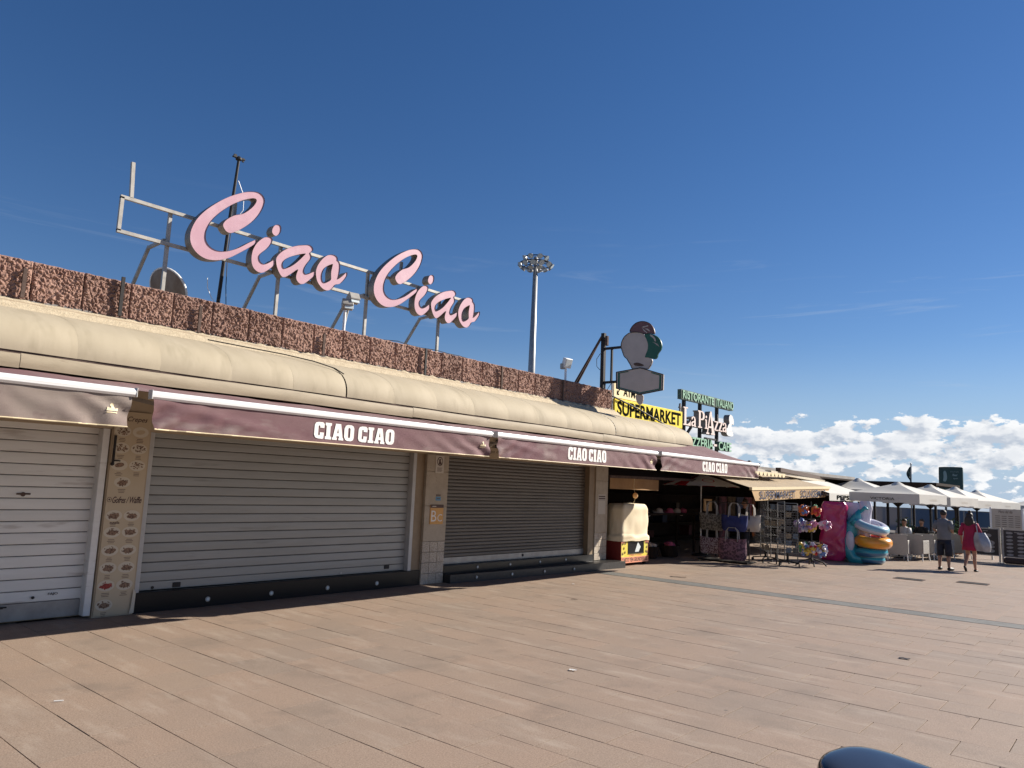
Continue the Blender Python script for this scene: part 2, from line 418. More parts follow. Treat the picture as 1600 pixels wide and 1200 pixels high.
MT['black_metal'] = material('black_metal', (.022, .02, .02), (.034, .03, .028), .6, 20, spec=.25)
MT['rust_metal'] = material('rusty_dark_metal', (.075, .05, .04), (.125, .085, .07), .8, 14, spec=.2)
MT['grey_metal'] = material('grey_pole_metal', (.30, .30, .295), (.38, .38, .37), .45, 3, metal=.3)
MT['white'] = material('white_plastic', (.78, .78, .76), None, .4)
MT['glass_lamp'] = material('lamp_glass', (.62, .68, .68), None, .12, spec=.7)
# ================================================================== ground
pav = MB().bx(-60, 60, -60, 58, -.35, -.014).build('pavement', MT['grout']); tag(pav, kind='structure')
sea = MB()
sea.add([(-4000, -4000, -.9), (4000, -4000, -.9), (4000, 7000, -.9), (-4000, 7000, -.9)], [(0, 1, 2, 3)])
tag(sea.build('sea', MT['sea']), kind='structure')
PY, PX = .44, .65
def tile_verts(w, d, top, ch=.0005, b=-.013):
    x, y = w/2, d/2
    vs = [(-x, -y, b), (x, -y, b), (x, y, b), (-x, y, b), (-x, -y, top-ch), (x, -y, top-ch), (x, y, top-ch), (-x, y, top-ch),
          (-x+ch, -y+ch, top), (x-ch, -y+ch, top), (x-ch, y-ch, top), (-x+ch, y-ch, top)]
    fs = [(0, 1, 5, 4), (1, 2, 6, 5), (2, 3, 7, 6), (3, 0, 4, 7), (4, 5, 9, 8), (5, 6, 10, 9), (6, 7, 11, 10), (7, 4, 8, 11), (8, 9, 10, 11)]
    return vs, fs
def in_view(x, y, mx=1.06):
    d = Vector((x, y, -CAM_H)); z = d.dot(f)
    if z < .2: return False
    px = 1165*d.dot(rv)/z; py = -1165*d.dot(uv)/z
    return abs(px) < 800*mx+40 and py < 600*mx+60
spots = []
for j in range(-6, 29):
    yc = 1.92 + PY*(j+.5)
    if yc > 14.27: continue
    for i in range(-22, 16):
        xc = -.95 + PX*(i + (.5 if j % 2 else 0)) - .32
        if xc < -10.4: continue
        spots.append((yc*yc + xc*xc, xc, yc))
seen = sorted(s_ for s_ in spots if in_view(s_[1], s_[2]))
near = set(seen[:300])
me_tile = bpy.data.meshes.new('paving_tile'); v_, f_ = tile_verts(PX-.0085, PY-.0065, 0); me_tile.from_pydata(v_, [], f_); me_tile.materials.append(MT['tile'])
for s_ in seen[:300]:
    inst('paving_tile', me_tile, pav, (s_[1], s_[2], random.uniform(-.0015, .0015)), (random.uniform(-.002, .002), random.uniform(-.002, .002), random.uniform(-.0015, .0015)))
far = MB(); shades = []
for s_ in spots:
    if s_ in near: continue
    v_, f_ = tile_verts(PX-.0085, PY-.0065, random.uniform(-.0015, .001)); sh = random.random()
    far.add([(a+s_[1], b+s_[2], c) for a, b, c in v_], f_); shades += [sh]*len(f_)
for j in range(0, 26):                      # plainer grid of smaller slabs beyond the grey band
    for i in range(-18, 44):
        xc, yc = -2.07 - .205 + .41*(i-20), 14.79 + .41 + .82*j
        v_, f_ = tile_verts(.405, .812, random.uniform(-.001, .001)); sh = random.random()
        if j == 7: sh = 0.0
        far.add([(a+xc, b+yc, c) for a, b, c in v_], f_); shades += [sh]*len(f_)
fo = far.build('paving_tile_field', MT['tile'], pav); tag(fo, kind='stuff')
at = fo.data.attributes.new('shade', 'FLOAT', 'FACE'); at.data.foreach_set('value', shades)
me_band = bpy.data.meshes.new('band_slab'); v_, f_ = tile_verts(.645, .492, -.001); me_band.from_pydata(v_, [], f_); me_band.materials.append(MT['band'])
for i in range(26):
    inst('band_slab', me_band, pav, (-9.75+.65*i, 14.53, random.uniform(-.001, .001)))
for k, (cx, cy, lab) in enumerate(((-4.58, 20.45, 'small metal drain grate set in the paving, left of the two'), (-3.35, 21.1, 'metal drain grate set in the paving near the couple, right of the two'))):
    g = thing('drain_grate', lab, 'drain grate', (cx, cy, 0), -.12, 'drain grates in the paving')
    fr = MB(); w, d = (.62, .36)
    for yy in (-d/2, d/2): fr.box((cx, cy+yy, .006), (w, .03, .012))
    for xx in (-w/2, w/2): fr.box((cx+xx, cy, .006), (.03, d, .012))
    fr.build('frame', MT['rust_metal'], g)
    bars = MB()
    for q in range(14): bars.box((cx-w/2+.04+q*(w-.08)/13, cy, .005), (.018, d-.03, .009))
    bars.box((cx, cy, .0035), (w, d, .003)); bars.build('bars', MT['black_metal'], g)
# ================================================================== the shop building
bld = thing('shop_building', 'long low beige building with closed roller shutters and an open dark shop', 'building', (-15, 8, 0))
FX = -10.2
b = MB()
b.bx(-20, -10.48, -6, 15.2, 0, 3.86)                 # closed part
b.bx(-20, -14.2, 15.2, 34, 0, 2.66)                   # back of the open shop
b.build('wall', MT['wall'], bld)
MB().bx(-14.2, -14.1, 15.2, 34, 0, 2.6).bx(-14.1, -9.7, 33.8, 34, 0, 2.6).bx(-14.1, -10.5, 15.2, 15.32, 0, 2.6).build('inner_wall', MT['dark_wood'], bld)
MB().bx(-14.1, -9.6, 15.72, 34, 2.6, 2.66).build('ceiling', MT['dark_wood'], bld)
rf = MB(); rf.bx(-20, -10.62, -6, 16.5, 3.865, 3.93); rf.bx(-20, -9.62, 15.5, 34, 2.665, 2.78)
rf.build('roof', MT['roof'], bld)
hd = MB().bx(-10.5, FX-.02, -6, 15.72, 2.38, 3.3).bx(-10.47, FX+.012, 10.2, 15.0, 2.405, 2.6)
hd.build('header', MT['wall'], bld)
# jambs
j = MB(); j.bx(-10.47, -10.22, 3.90, 3.985, .03, 2.38, .006).bx(-10.46, -10.27, 3.985, 4.02, .03, 2.38); j.build('shutter_guide', MT['slat'], bld)
j = MB(); j.bx(-10.47, -10.25, 4.495, 4.575, .25, 2.38, .006); j.build('shutter_guide', MT['jamb'], bld)
j = MB(); j.bx(-10.47, -10.25, 9.29, 9.37, .25, 2.38, .006); j.build('shutter_guide', MT['jamb'], bld)
j = MB(); j.bx(-10.47, -10.23, 14.93, 15.17, .30, 2.4); j.build('door_lining', MT['brownjamb'], bld)
j = MB(); j.bx(-10.47, -10.26, 9.37, 9.575, .02, 2.38); j.build('door_lining', MT['brownjamb'], bld)
MB().bx(-10.46, -10.21, 4.0, 4.5, .0, 2.38).build('pillar_core', MT['wall'], bld)
# pillars clad in stone slabs with mosaic feet
def pillar(y0, y1, z0, cuts):
    MB().bx(-10.47, FX-.03, y0+.02, y1-.02, z0, 2.38).build('pillar_core', MT['wall'], bld)
    for a, c in zip(cuts[:-1], cuts[1:]):
        MB().bx(-10.45, FX, y0, y1, a+.003, c-.003, .004).build('stone_slab', MT['clad'], bld)
    zb = cuts[0]; n = 4; m_ = 3; dz = (zb-z0)/n; dy = (y1-y0)/m_
    for r_ in range(n):
        for c in range(m_):
            MB().bx(-10.40, FX-.004-random.uniform(0, .003), y0+c*dy+.003, y0+(c+1)*dy-.003, z0+r_*dz+.003, z0+(r_+1)*dz-.003, .003).build('mosaic_tile', MT['mosaic'], bld)
pillar(9.58, 10.15, 0.0, (.77, 1.42, 2.06, 2.38))
pillar(15.17, 15.70, .16, (.80, 1.45, 2.05, 2.40))
# roller shutters, slat by slat
def slat_mesh(name, L_, h, mtl, bulge=.006):
    me = bpy.data.meshes.new(name)
    prof = [(-.01, -h/2+.002), (-.001, -h/2+.002), (bulge*.7, -h/2+.012), (bulge, 0), (bulge*.6, h/2-.016), (-.003, h/2-.007), (-.01, h/2-.007)]
    k = len(prof); vs = [(p[0], -L_/2, p[1]) for p in prof] + [(p[0], L_/2, p[1]) for p in prof]
    fs = [(i, i+k, (i+1) % k+k, (i+1) % k) for i in range(k)] + [list(range(k)), list(range(k, 2*k))[::-1]]
    me.from_pydata(vs, [], [q[::-1] for q in fs]); me.materials.append(mtl)
    return me
def shutter(y0, y1, z0, z1, pitch, mtl, bottom_h, bottom_mat, lab, x=-10.36):
    sh = bpy.data.objects.new('roller_shutter', None); COL.objects.link(sh); sh.parent = bld; sh['label'] = lab
    sh.location = Vector((x, (y0+y1)/2, 0)) - bld.location
    me = slat_mesh('slat', y1-y0, pitch, mtl)
    z = z0+bottom_h+pitch/2; yc = (y0+y1)/2
    while z < z1:
        inst('slat', me, sh, (random.uniform(-.0012, .0012), 0, z), (0, random.uniform(-.02, .02), 0)); z += pitch
    MB().bx(x-.012, x+.012, y0, y1, z0, z0+bottom_h-.003, .004).build('bottom_rail', bottom_mat, sh)
    MB().bx(x-.05, x-.02, y0-.02, y1+.02, z0, z1).build('backing', MT['seam'], sh)
    return sh
s1 = shutter(-2.2, 3.90, .03, 2.42, .138, MT['slat'], .205, MT['steel'], 'pale dirty roller shutter with a grey steel bottom plate')
MB().bx(-10.345, -10.30, 3.02, 3.05, .19, .205).bx(-10.33, -10.31, 2.98, 3.09, .197, .212).build('handle', MT['black_metal'], s1)
MB().lathe((-10.342, 3.36, .29), [(.018, 0), (.018, .01)], 12, (1, 0, 0)).build('lock', MT['black_metal'], s1)
k = MB(); put_text(k, 'FAJO', .11, .035, (-10.338, 3.52, .30), bold=.02); k.build('maker_mark', MT['black_metal'], s1)
MB().lathe((-10.343, 3.12, 1.52), [(.028, 0), (.026, .004)], 9, (1, 0, 0)).bx(-10.348, -10.343, 3.05, 3.20, 1.515, 1.535).build('scuff_mark', MT['rust_metal'], s1)
s2 = shutter(4.575, 9.29, .27, 2.42, .129, MT['slat2'], .11, MT['slat2'], 'wide grey roller shutter between menu column and stone pillar')
for yy, zz in ((5.12, .315), (8.88, .345)):
    MB().bx(-10.35, -10.335, yy-.055, yy+.055, zz-.033, zz+.033, .004).bx(-10.335, -10.332, yy-.03, yy+.03, zz-.015, zz+.02).build('lock', MT['black_metal'], s2)
MB().lathe((-10.348, 4.79, .30), [(.02, 0), (.02, .012)], 10, (1, 0, 0)).build('lock', MT['black_metal'], s2)
MB().lathe((-10.348, 7.9, .30), [(.016, 0), (.016, .012)], 10, (1, 0, 0)).build('lock', MT['jamb'], s2)
s3 = shutter(10.18, 14.93, .31, 2.42, .068, MT['slat3'], .13, MT['steel'], 'brown roller shutter with fine slats above two black steps')
MB().lathe((-10.348, 12.66, .385), [(.03, 0), (.026, .012)], 12, (1, 0, 0)).build('lock', MT['black_metal'], s3)
# black granite plinth and steps with round lights
def lights(parent, pts, r_=.042):
    for p in pts:
        l = MB().lathe(p, [(r_, 0), (r_, .008), (r_*.8, .010)], 14, (1, 0, 0)).build('step_light', MT['galv'], parent)
        MB().lathe((p[0]+.009, p[1], p[2]), [(r_*.7, 0), (r_*.45, .006), (.0, .007)], 12, (1, 0, 0)).build('lens', MT['glass_lamp'], l)
pl = MB().bx(-10.6, -10.225, 4.52, 9.56, -.01, .262, .006).build('plinth', MT['black_granite'], bld)
lights(bld, [(-10.224, y_, .10) for y_ in (5.53, 6.54, 7.56, 8.58)], .036)
st = MB(); st.bx(-10.6, -10.215, 10.17, 15.20, .15, .305, .006); st.build('step', MT['black_granite'], bld)
st = MB(); zt = .155
st.add([(-10.6, 10.17, -.01), (-10.03, 10.17, -.01), (-9.74, 15.84, -.01), (-10.6, 15.84, -.01), (-10.6, 10.17, zt), (-10.03, 10.17, zt), (-9.74, 15.84, zt), (-10.6, 15.84, zt)],
       [(0, 3, 2, 1), (4, 5, 6, 7), (0, 1, 5, 4), (1, 2, 6, 5), (2, 3, 7, 6), (3, 0, 4, 7)])
st.build('step', MT['granite_grey'], bld)
lights(bld, [(-10.214, y_, .235) for y_ in (11.1, 12.1, 13.1, 14.05)], .03)
lights(bld, [(-10.03+(y_-10.17)*.31/5.81+.002, y_, .08) for y_ in (10.85, 11.85, 12.85, 13.85)], .03)
# script print on the header board
k = MB()
put_text(k, 'Playa del Ingles', .86, .085, (-10.186, 11.15, 2.475), shear=.3, bold=-.01); put_text(k, 'Playa del Ingles', .86, .085, (-10.186, 13.6, 2.475), shear=.3, bold=-.01)
put_text(k, 'CIAO', .42, .18, (-10.186, 11.42, 2.60), bold=.03)
k.build('header_print', MT['black_metal'], bld)
# ================================================================== barrel canopy along the facade
can = thing('barrel_canopy', 'long cream ribbed barrel canopy running above the maroon awnings', 'canopy', (-9.9, 8, 2.9))
PROF = [(-9.262, 3.095), (-9.258, 3.15), (-9.266, 3.22), (-9.29, 3.295), (-9.335, 3.37), (-9.405, 3.44), (-9.5, 3.5), (-9.62, 3.555), (-9.77, 3.61), (-9.95, 3.66), (-10.15, 3.705), (-10.38, 3.75)]
BW = [.7, .9, 1, 1, .85, .55, .25, .05, 0, 0, 0, 0]
def canopy_panel(w):
    me = bpy.data.meshes.new('canopy_panel'); nu = 16; k = len(PROF); vs = []; fs = []
    for i in range(nu+1):
        t = i/nu; bul = .014*(1-(2*t-1)**2)
        for q, (x, z) in enumerate(PROF):
            a = PROF[max(q-1, 0)]; c = PROF[min(q+1, k-1)]
            tx, tz = c[0]-a[0], c[1]-a[1]; l = math.hypot(tx, tz); nx, nz = tz/l, -tx/l
            vs.append((x + nx*bul*BW[q] + 9.9, (t-.5)*w, z + nz*bul*BW[q] - 2.9))
    for i in range(nu):
        for q in range(k-1): fs.append((i*k+q, (i+1)*k+q, (i+1)*k+q+1, i*k+q+1))
    me.from_pydata(vs, [], fs); me.materials.append(MT['cream']); me.polygons.foreach_set('use_smooth', [True]*len(fs))
    return me
PW = .948; y = 3.16 - PW*8; pm = canopy_panel(PW); ps = canopy_panel(PW-.028); ys = []
while y < 18.3: ys.append(y); y += PW
for i, y_ in enumerate(ys):
    dark_seam = (i-8) in (3, 11)
    inst('canopy_panel', ps if dark_seam else pm, can, (0, y_+PW/2-8-(.012 if dark_seam else 0), random.uniform(-.003, .003)))
YE = ys[-1]+PW
bk = MB()
for i in range(len(PROF)-1):
    a, c = PROF[i], PROF[i+1]
    bk.add([(a[0]-.03, ys[0], a[1]-.02), (a[0]-.03, YE-.01, a[1]-.02), (c[0]-.01, YE-.01, c[1]-.03), (c[0]-.01, ys[0], c[1]-.03)], [(0, 1, 2, 3)])
bk.build('backing', MT['seam'], can)
MB().poly([[(-x_, z_) for x_, z_ in ([(-9.262, 2.93)]+PROF+[(-10.36, 2.93)])]], (0, YE+.004, 0), (-1, 0, 0), (0, 0, 1), .02).build('end_cap', MT['cream'], can)
fa = MB()
fb = [ys[0]] + [2.6, 8.3, 14.0] + [YE+.01]
for a, c in zip(fb[:-1], fb[1:]):
    fa = MB(); fa.grid(lambda s_, t_, a=a, c=c: (-9.252 - .012*math.sin(math.pi*t_)*0 + .012*math.sin(math.pi*t_), a+.003+(c-a-.006)*s_, 2.915+.155*t_ + .006*math.sin(s_*9+a)), 24, 4)
    fa.bx(-9.30, -9.262, a+.004, c-.004, 2.92, 3.065)
    fa.build('fascia', MT['cream_dirty'], can, True, 40)
MB().bx(-9.31, -9.268, ys[0], YE, 3.06, 3.10).build('groove', MT['rust_metal'], can)
def ledge(s_, t_):
    yy = ys[0]+(16.5-ys[0])*s_; rough = .3+.7*max(0, min(1, (yy-5.0)/2.5))
    nzv = noise.fractal((yy*7, t_*3, 1), 1.0, 2.0, 4)
    return (-10.355-.215*t_ + .02*nzv*t_*rough, yy, 3.745 + (.10*t_/.55 if t_ < .55 else .10+.055*(t_-.55)/.45) + .035*nzv*max(0, t_-.35)*rough*1.6)
lg = MB(); lg.grid(ledge, 700, 6)
lg.bx(-10.40, -10.36, ys[0], 16.5, 3.70, 3.745)
lg.build('mortar_ledge', MT['mortar'], can, True)
MB().tube([(-10.30, 5.2, 3.775), (-10.12, 5.7, 3.735), (-9.9, 6.2, 3.69), (-9.7, 6.6, 3.63), (-9.52, 6.88, 3.545), (-9.40, 6.97, 3.46)], .009, 5).build('loose_cable', MT['black_metal'], can)
# ================================================================== split-face parapet
par = thing('parapet_wall', 'rough reddish brown split stone parapet along the roof edge', 'parapet', (-10.75, 5, 3.9))
BP = .6; yb = -3.0; bi = 0
while yb < 16.35:
    w = BP if yb+BP < 16.35 else 16.42-yb
    st = .0115 if yb < 6 else .017
    nu, nv = max(4, int(w/st)), int(.52/st); sd = bi*7.31
    def rock(u_, v_):
        yy = yb+.004+(w-.008)*u_; zz = 3.905+.52*v_
        p = Vector((yy*1.0, zz*1.0, sd))
        d, _ = noise.voronoi(p*21.0 + noise.noise_vector(p*15)*.7)
        h = min(d[1]-d[0], .6)*.052 + noise.fractal(p*26, 1.0, 2.0, 4)*.013 + noise.noise(p*3.5)*.014
        e = min(u_, 1-u_)*w/.02; e2 = min(v_, 1-v_)*.52/.02
        k_ = min(1, e, e2); k_ = k_*(2-k_)
        zz += noise.noise((yy*9, 3, sd))*.012*max(0, (v_-.8)/.2)
        return (-10.635 + (h)*k_ + .012*k_, yy, zz)
    g = MB(); g.grid(rock, nu, nv); g.bx(-10.9, -10.64, yb+.004, yb+w-.004, 3.9, 4.418)
    g.build('stone_block', MT['stone'], par)
    yb += BP; bi += 1
MB().bx(-10.885, -10.66, -3, 16.4, 3.89, 4.40).build('core', MT['seam'], par)
for yy, z0, z1, mt in ((2.9, 3.93, 4.30, 'rust_metal'), (4.06, 3.93, 4.47, 'black_metal'), (5.18, 3.90, 4.30, 'rust_metal'), (7.37, 3.9, 4.28, 'rust_metal'), (9.72, 3.9, 4.42, 'black_metal'), (11.97, 3.9, 4.40, 'rust_metal'), (14.2, 3.9, 4.4, 'rust_metal')):
    MB().bx(-10.575, -10.545, yy-.022, yy+.022, z0, z1).build('strap', MT[mt], par)
cw = MB(); cw.tube([(-10.72+.05*math.sin(q*1.7), 8.75+q*.34, 4.43+.03*abs(math.sin(q*1.3))+.005) for q in range(8)], .008, 5); cw.build('cable', MT['black_metal'], par)
# ================================================================== retractable awnings
AX = -7.6
def val_disp(y0, y1, sd):
    L_ = y1-y0
    def fn(y_, z_):
        t = (z_-2.29)/.30; a = (y_-y0); c = (y1-y_)
        e = math.exp(-a/.55); e2 = math.exp(-c/.6)
        w = .030*e*math.sin(15*a - 8*t + sd + 2*noise.noise((y_*3, t*2, sd))) + .030*e2*math.sin(14*c - 7*t + sd*2 + 2*noise.noise((y_*3, t*2, sd+9))) + .010*(e+e2)*noise.noise((y_*16, t*7, sd))
        w += .030*math.exp(-((a*.34 - (1-t)*.62)**2)/.012)*max(0, 1-a/2.0)          # diagonal sag fold
        w += .010*noise.noise((y_*1.3, t*1.5, sd)) + .016*noise.noise((y_*.5, 0, sd+5))*(1-t) + .0035*noise.noise((y_*7, t*3, sd+2))
        return w*(1-.75*t*t)
    return fn
CIAO = {
 'C': [[(0.02, .22), (.10, .05), (.28, 0), (.52, 0), (.58, .04), (.60, .38), (.36, .38), (.36, .22), (.30, .18), (.26, .24), (.26, .74), (.30, .80), (.36, .76), (.36, .66), (.61, .66), (.62, .90), (.52, 1), (.26, 1), (.10, .95), (.03, .80)]],
 'I': [[(0, 0), (.38, 0), (.38, .15), (.31, .19), (.31, .80), (.38, .85), (.38, 1), (0, 1), (0, .85), (.07, .80), (.07, .19), (0, .15)]],
 'A': [[(0, 0), (.30, 0), (.30, .12), (.26, .14), (.28, .24), (.42, .24), (.44, .14), (.40, .12), (.40, 0), (.70, 0), (.70, .13), (.66, .15), (.52, 1), (.20, 1), (.05, .15), (0, .13)], [(.30, .42), (.35, .72), (.40, .42)]],
 'O': [[(.0, .25), (.07, .07), (.20, 0), (.44, 0), (.57, .07), (.62, .22), (.62, .78), (.57, .93), (.44, 1), (.20, 1), (.07, .93), (0, .76)], [(.24, .24), (.24, .76), (.31, .84), (.38, .76), (.38, .24), (.31, .16)]]}
def awning(y0, y1, gl, gr, lab, ty=None, tz=(2.335, 2.535), dirty=False, seed=1.0, rise=0.0):
    a = thing('retractable_awning', lab, 'awning', (AX, (y0+y1)/2, 2.6), group='maroon awnings over the closed shops')
    cloth = MB()
    def top(s_, t_):
        x = AX-.02 - (2.16-rise*6*t_**2)*s_; k_ = min(1, s_/.15); wl = k_*(gl/2+.034)-.03; wr = k_*(gr/2+.034)-.03; yy = y0-wl+(y1-y0+wl+wr)*t_
        return (x, yy, 2.655 + (.338+rise*t_**2)*s_ - .035*math.sin(math.pi*s_) + .008*math.sin(yy*5+seed)*math.sin(math.pi*s_) + .004*noise.noise((yy*9, s_*2, seed)))
    cloth.grid(top, 14, 60); cloth.build('cloth', MT['maroon_top'], a, True)
    bar = MB(); pr = [(-.03, .0), (.012, -.004), (.034, .018), (.038, .045), (.028, .07), (-.01, .082), (-.04, .07)]
    for yy in (y0, y1): bar.v += [(AX+x, yy, 2.59+z) for x, z in pr]
    k = len(pr); bar.f += [(q, (q+1) % k, (q+1) % k+k, q+k) for q in range(k)] + [list(range(k))[::-1], list(range(k, 2*k))]; bar.m += [0]*(k+2)
    bar.build('front_bar', MT['white_metal'], a)
    for yy, sg in ((y0, -1), (y1, 1)): MB().box((AX-.002, yy+sg*.006, 2.63), (.085, .012, .095), None, .004).build('end_cap', MT['jamb'], a)
    dfn = val_disp(y0, y1, seed)
    val = MB(); val.grid(lambda s_, t_: (AX+.002+dfn(y0+.02+(y1-y0-.04)*s_, 2.29+.305*t_) + .02*(s_ < .001)*0, y0+.02+(y1-y0-.04)*s_ + .03*(1-t_)*(1-2*s_)**9, 2.29+.305*t_), 150, 10)
    vo = val.build('valance', MT['dusty'] if dirty else MT['maroon'], a, True)
    hm = MB(); hm.tube([(AX+.006+dfn(y0+.02+(y1-y0-.04)*q/60, 2.29), y0+.05+(y1-y0-.10)*q/60, 2.286) for q in range(61)], .0075, 6); hm.build('hem', MT['hem'], vo)
    if ty:
        tw = ty[1]-ty[0]; hh = tz[1]-tz[0]; x = 0; seq = []
        for ch in 'CIAO CIAO':
            if ch == ' ': x += .20; continue
            seq.append((ch, x)); x += CIAO[ch][0] and max(p[0] for p in CIAO[ch][0]) + .05
        sc = tw/(x-.05)
        for ch, xx in seq:
            l = MB()
            loops = [[(xx*sc+p[0]*sc, p[1]*hh) for p in lp] for lp in CIAO[ch]]
            l.poly(loops, (0, ty[0], tz[0]), (0, 1, 0), (0, 0, 1), 0)
            l.v = [(AX+.0075+dfn(p[1], p[2]), p[1], p[2]) for p in l.v]
            l.build('letter', MT['letter_white'], vo)
    for yy in (y0+.55, y1-.55):
        ar = MB(); el_ = (AX-1.05, yy + (.5 if yy < (y0+y1)/2 else -.5), 2.56)
        ar.bar((AX-.03, yy, 2.60), el_, .05, .035).bar(el_, (-9.75, yy, 2.78), .055, .045).lathe((el_[0], el_[1], el_[2]-.04), [(.04, 0), (.04, .08)], 10)
        ar.build('folding_arm', MT['galv'], a)
    e = MB(); ey = y1-.2
    e.poly([ell(0, .055, .017, .02, 10)], (AX, ey, 2.43), (0, 1, 0), (0, 0, 1), 0).poly([[(-.055, 0), (.055, 0), (.06, .03), (.03, .022), (.015, .045), (-.02, .024), (-.045, .035)]], (AX, ey, 2.43), (0, 1, 0), (0, 0, 1), 0).poly([[(-.05, -.022), (.05, -.022), (.05, -.012), (-.05, -.012)]], (AX, ey, 2.43), (0, 1, 0), (0, 0, 1), 0)
    e.v = [(AX+.008+dfn(p[1], p[2]), p[1], p[2]) for p in e.v]
    e.build('crest', MT['hem'], vo)
    MB().tube([(-9.74, y0, 3.0), (-9.74, y1-(3 if rise else 0), 3.0)], .06, 12).build('roller', MT['galv'], a)
    return a
awning(-2.2, 3.15, 0, .165, 'faded grey-brown awning without big letters at the left end of the row', None, dirty=True, seed=.3)
awning(3.31, 8.435, .165, .12, 'maroon awning with CIAO CIAO above the wide grey shutter', (5.25, 6.51), (2.335, 2.535), seed=1.4)
awning(8.55, 13.48, .12, .14, 'maroon awning with CIAO CIAO above the brown fine-slatted shutter', (10.41, 11.60), (2.345, 2.565), seed=2.9)
awning(13.62, 18.66, .14, 0, 'maroon awning with CIAO CIAO above the open shop, last of the row', (15.49, 16.80), (2.345, 2.565), seed=4.2, rise=.11)
# ================================================================== rooftop script sign
LETTERS = {
'letter_c': [(6.215,5.695),(6.198,5.685),(6.091,5.609),(5.981,5.517),(5.872,5.437),(5.763,5.380),(5.654,5.339),(5.566,5.326),(5.487,5.337),(5.418,5.372),(5.374,5.425),(5.355,5.484),(5.354,5.570),(5.373,5.651),(5.413,5.749),(5.469,5.843),(5.548,5.944),(5.640,6.045),(5.734,6.136),(5.820,6.208),(5.907,6.271),(5.997,6.323),(6.078,6.361),(6.125,6.371),(6.153,6.357),(6.149,6.315),(6.119,6.248),(6.071,6.182),(6.017,6.119),(5.952,6.059),(5.907,6.034),(5.817,5.995),(5.731,5.929),(5.659,5.857),(5.620,5.790),(5.618,5.756),(5.638,5.718),(5.682,5.676),(5.735,5.667),(5.779,5.680),(5.844,5.724),(5.920,5.779),(6.007,5.856),(6.094,5.944),(6.169,6.041),(6.232,6.146),(6.277,6.253),(6.299,6.352),(6.296,6.409),(6.264,6.457),(6.212,6.486),(6.138,6.490),(6.043,6.464),(5.951,6.427),(5.840,6.361),(5.730,6.291),(5.624,6.211),(5.530,6.131),(5.418,6.023),(5.319,5.916),(5.243,5.816),(5.179,5.710),(5.137,5.602),(5.114,5.510),(5.113,5.415),(5.132,5.335),(5.170,5.272),(5.229,5.214),(5.308,5.171),(5.407,5.149),(5.505,5.159),(5.613,5.187),(5.720,5.237),(5.828,5.304),(5.935,5.388),(6.044,5.478),(6.143,5.562),(6.193,5.610),(6.219,5.651)],
'letter_i': [(6.410,5.798),(6.454,5.806),(6.492,5.792),(6.504,5.762),(6.494,5.718),(6.460,5.650),(6.412,5.587),(6.355,5.530),(6.308,5.476),(6.287,5.438),(6.288,5.389),(6.311,5.346),(6.349,5.323),(6.393,5.322),(6.436,5.338),(6.486,5.375),(6.536,5.421),(6.574,5.456),(6.583,5.359),(6.546,5.312),(6.497,5.262),(6.447,5.221),(6.398,5.184),(6.347,5.163),(6.294,5.163),(6.240,5.182),(6.197,5.219),(6.166,5.276),(6.153,5.346),(6.152,5.418),(6.165,5.503),(6.200,5.594),(6.253,5.675),(6.317,5.742),(6.367,5.781)],
'letter_dot': [(6.575,6.061),(6.622,6.061),(6.646,6.021),(6.645,5.962),(6.627,5.910),(6.585,5.869),(6.550,5.852),(6.508,5.863),(6.482,5.897),(6.478,5.938),(6.499,5.999),(6.532,6.040)],
'letter_a': [(6.598,5.449),(6.604,5.493),(6.641,5.555),(6.701,5.624),(6.792,5.697),(6.903,5.768),(7.018,5.822),(7.135,5.861),(7.205,5.880),(7.257,5.874),(7.291,5.847),(7.304,5.815),(7.286,5.787),(7.243,5.748),(7.267,5.714),(7.281,5.672),(7.260,5.621),(7.205,5.544),(7.162,5.461),(7.149,5.404),(7.155,5.370),(7.183,5.346),(7.223,5.351),(7.282,5.383),(7.340,5.425),(7.381,5.449),(7.376,5.366),(7.329,5.314),(7.273,5.255),(7.216,5.202),(7.159,5.164),(7.100,5.152),(7.058,5.169),(7.020,5.204),(7.005,5.253),(7.010,5.308),(7.030,5.366),(7.036,5.403),(6.972,5.342),(6.909,5.283),(6.836,5.225),(6.781,5.194),(6.742,5.190),(6.712,5.208),(6.669,5.258),(6.634,5.319),(6.609,5.382)],
'hole_a': [(6.736,5.362),(6.726,5.412),(6.745,5.469),(6.798,5.527),(6.871,5.582),(6.975,5.636),(7.071,5.679),(7.169,5.716),(7.133,5.669),(7.060,5.578),(6.979,5.486),(6.897,5.412),(6.823,5.362),(6.767,5.335)],
'letter_o': [(7.391,5.437),(7.400,5.503),(7.430,5.584),(7.475,5.659),(7.532,5.734),(7.602,5.794),(7.674,5.832),(7.749,5.842),(7.805,5.829),(7.830,5.798),(7.822,5.763),(7.861,5.750),(7.887,5.710),(7.894,5.637),(7.890,5.552),(7.880,5.475),(7.864,5.415),(7.905,5.448),(7.976,5.517),(8.027,5.577),(8.058,5.603),(8.064,5.539),(8.035,5.484),(7.985,5.416),(7.935,5.358),(7.882,5.331),(7.823,5.317),(7.790,5.259),(7.741,5.201),(7.679,5.167),(7.616,5.159),(7.551,5.176),(7.483,5.224),(7.431,5.284),(7.403,5.359)],
'hole_o': [(7.522,5.379),(7.522,5.434),(7.542,5.503),(7.579,5.567),(7.639,5.619),(7.690,5.650),(7.736,5.676),(7.726,5.613),(7.711,5.535),(7.712,5.462),(7.725,5.382),(7.696,5.347),(7.645,5.308),(7.594,5.282),(7.551,5.294),(7.528,5.335)],
}
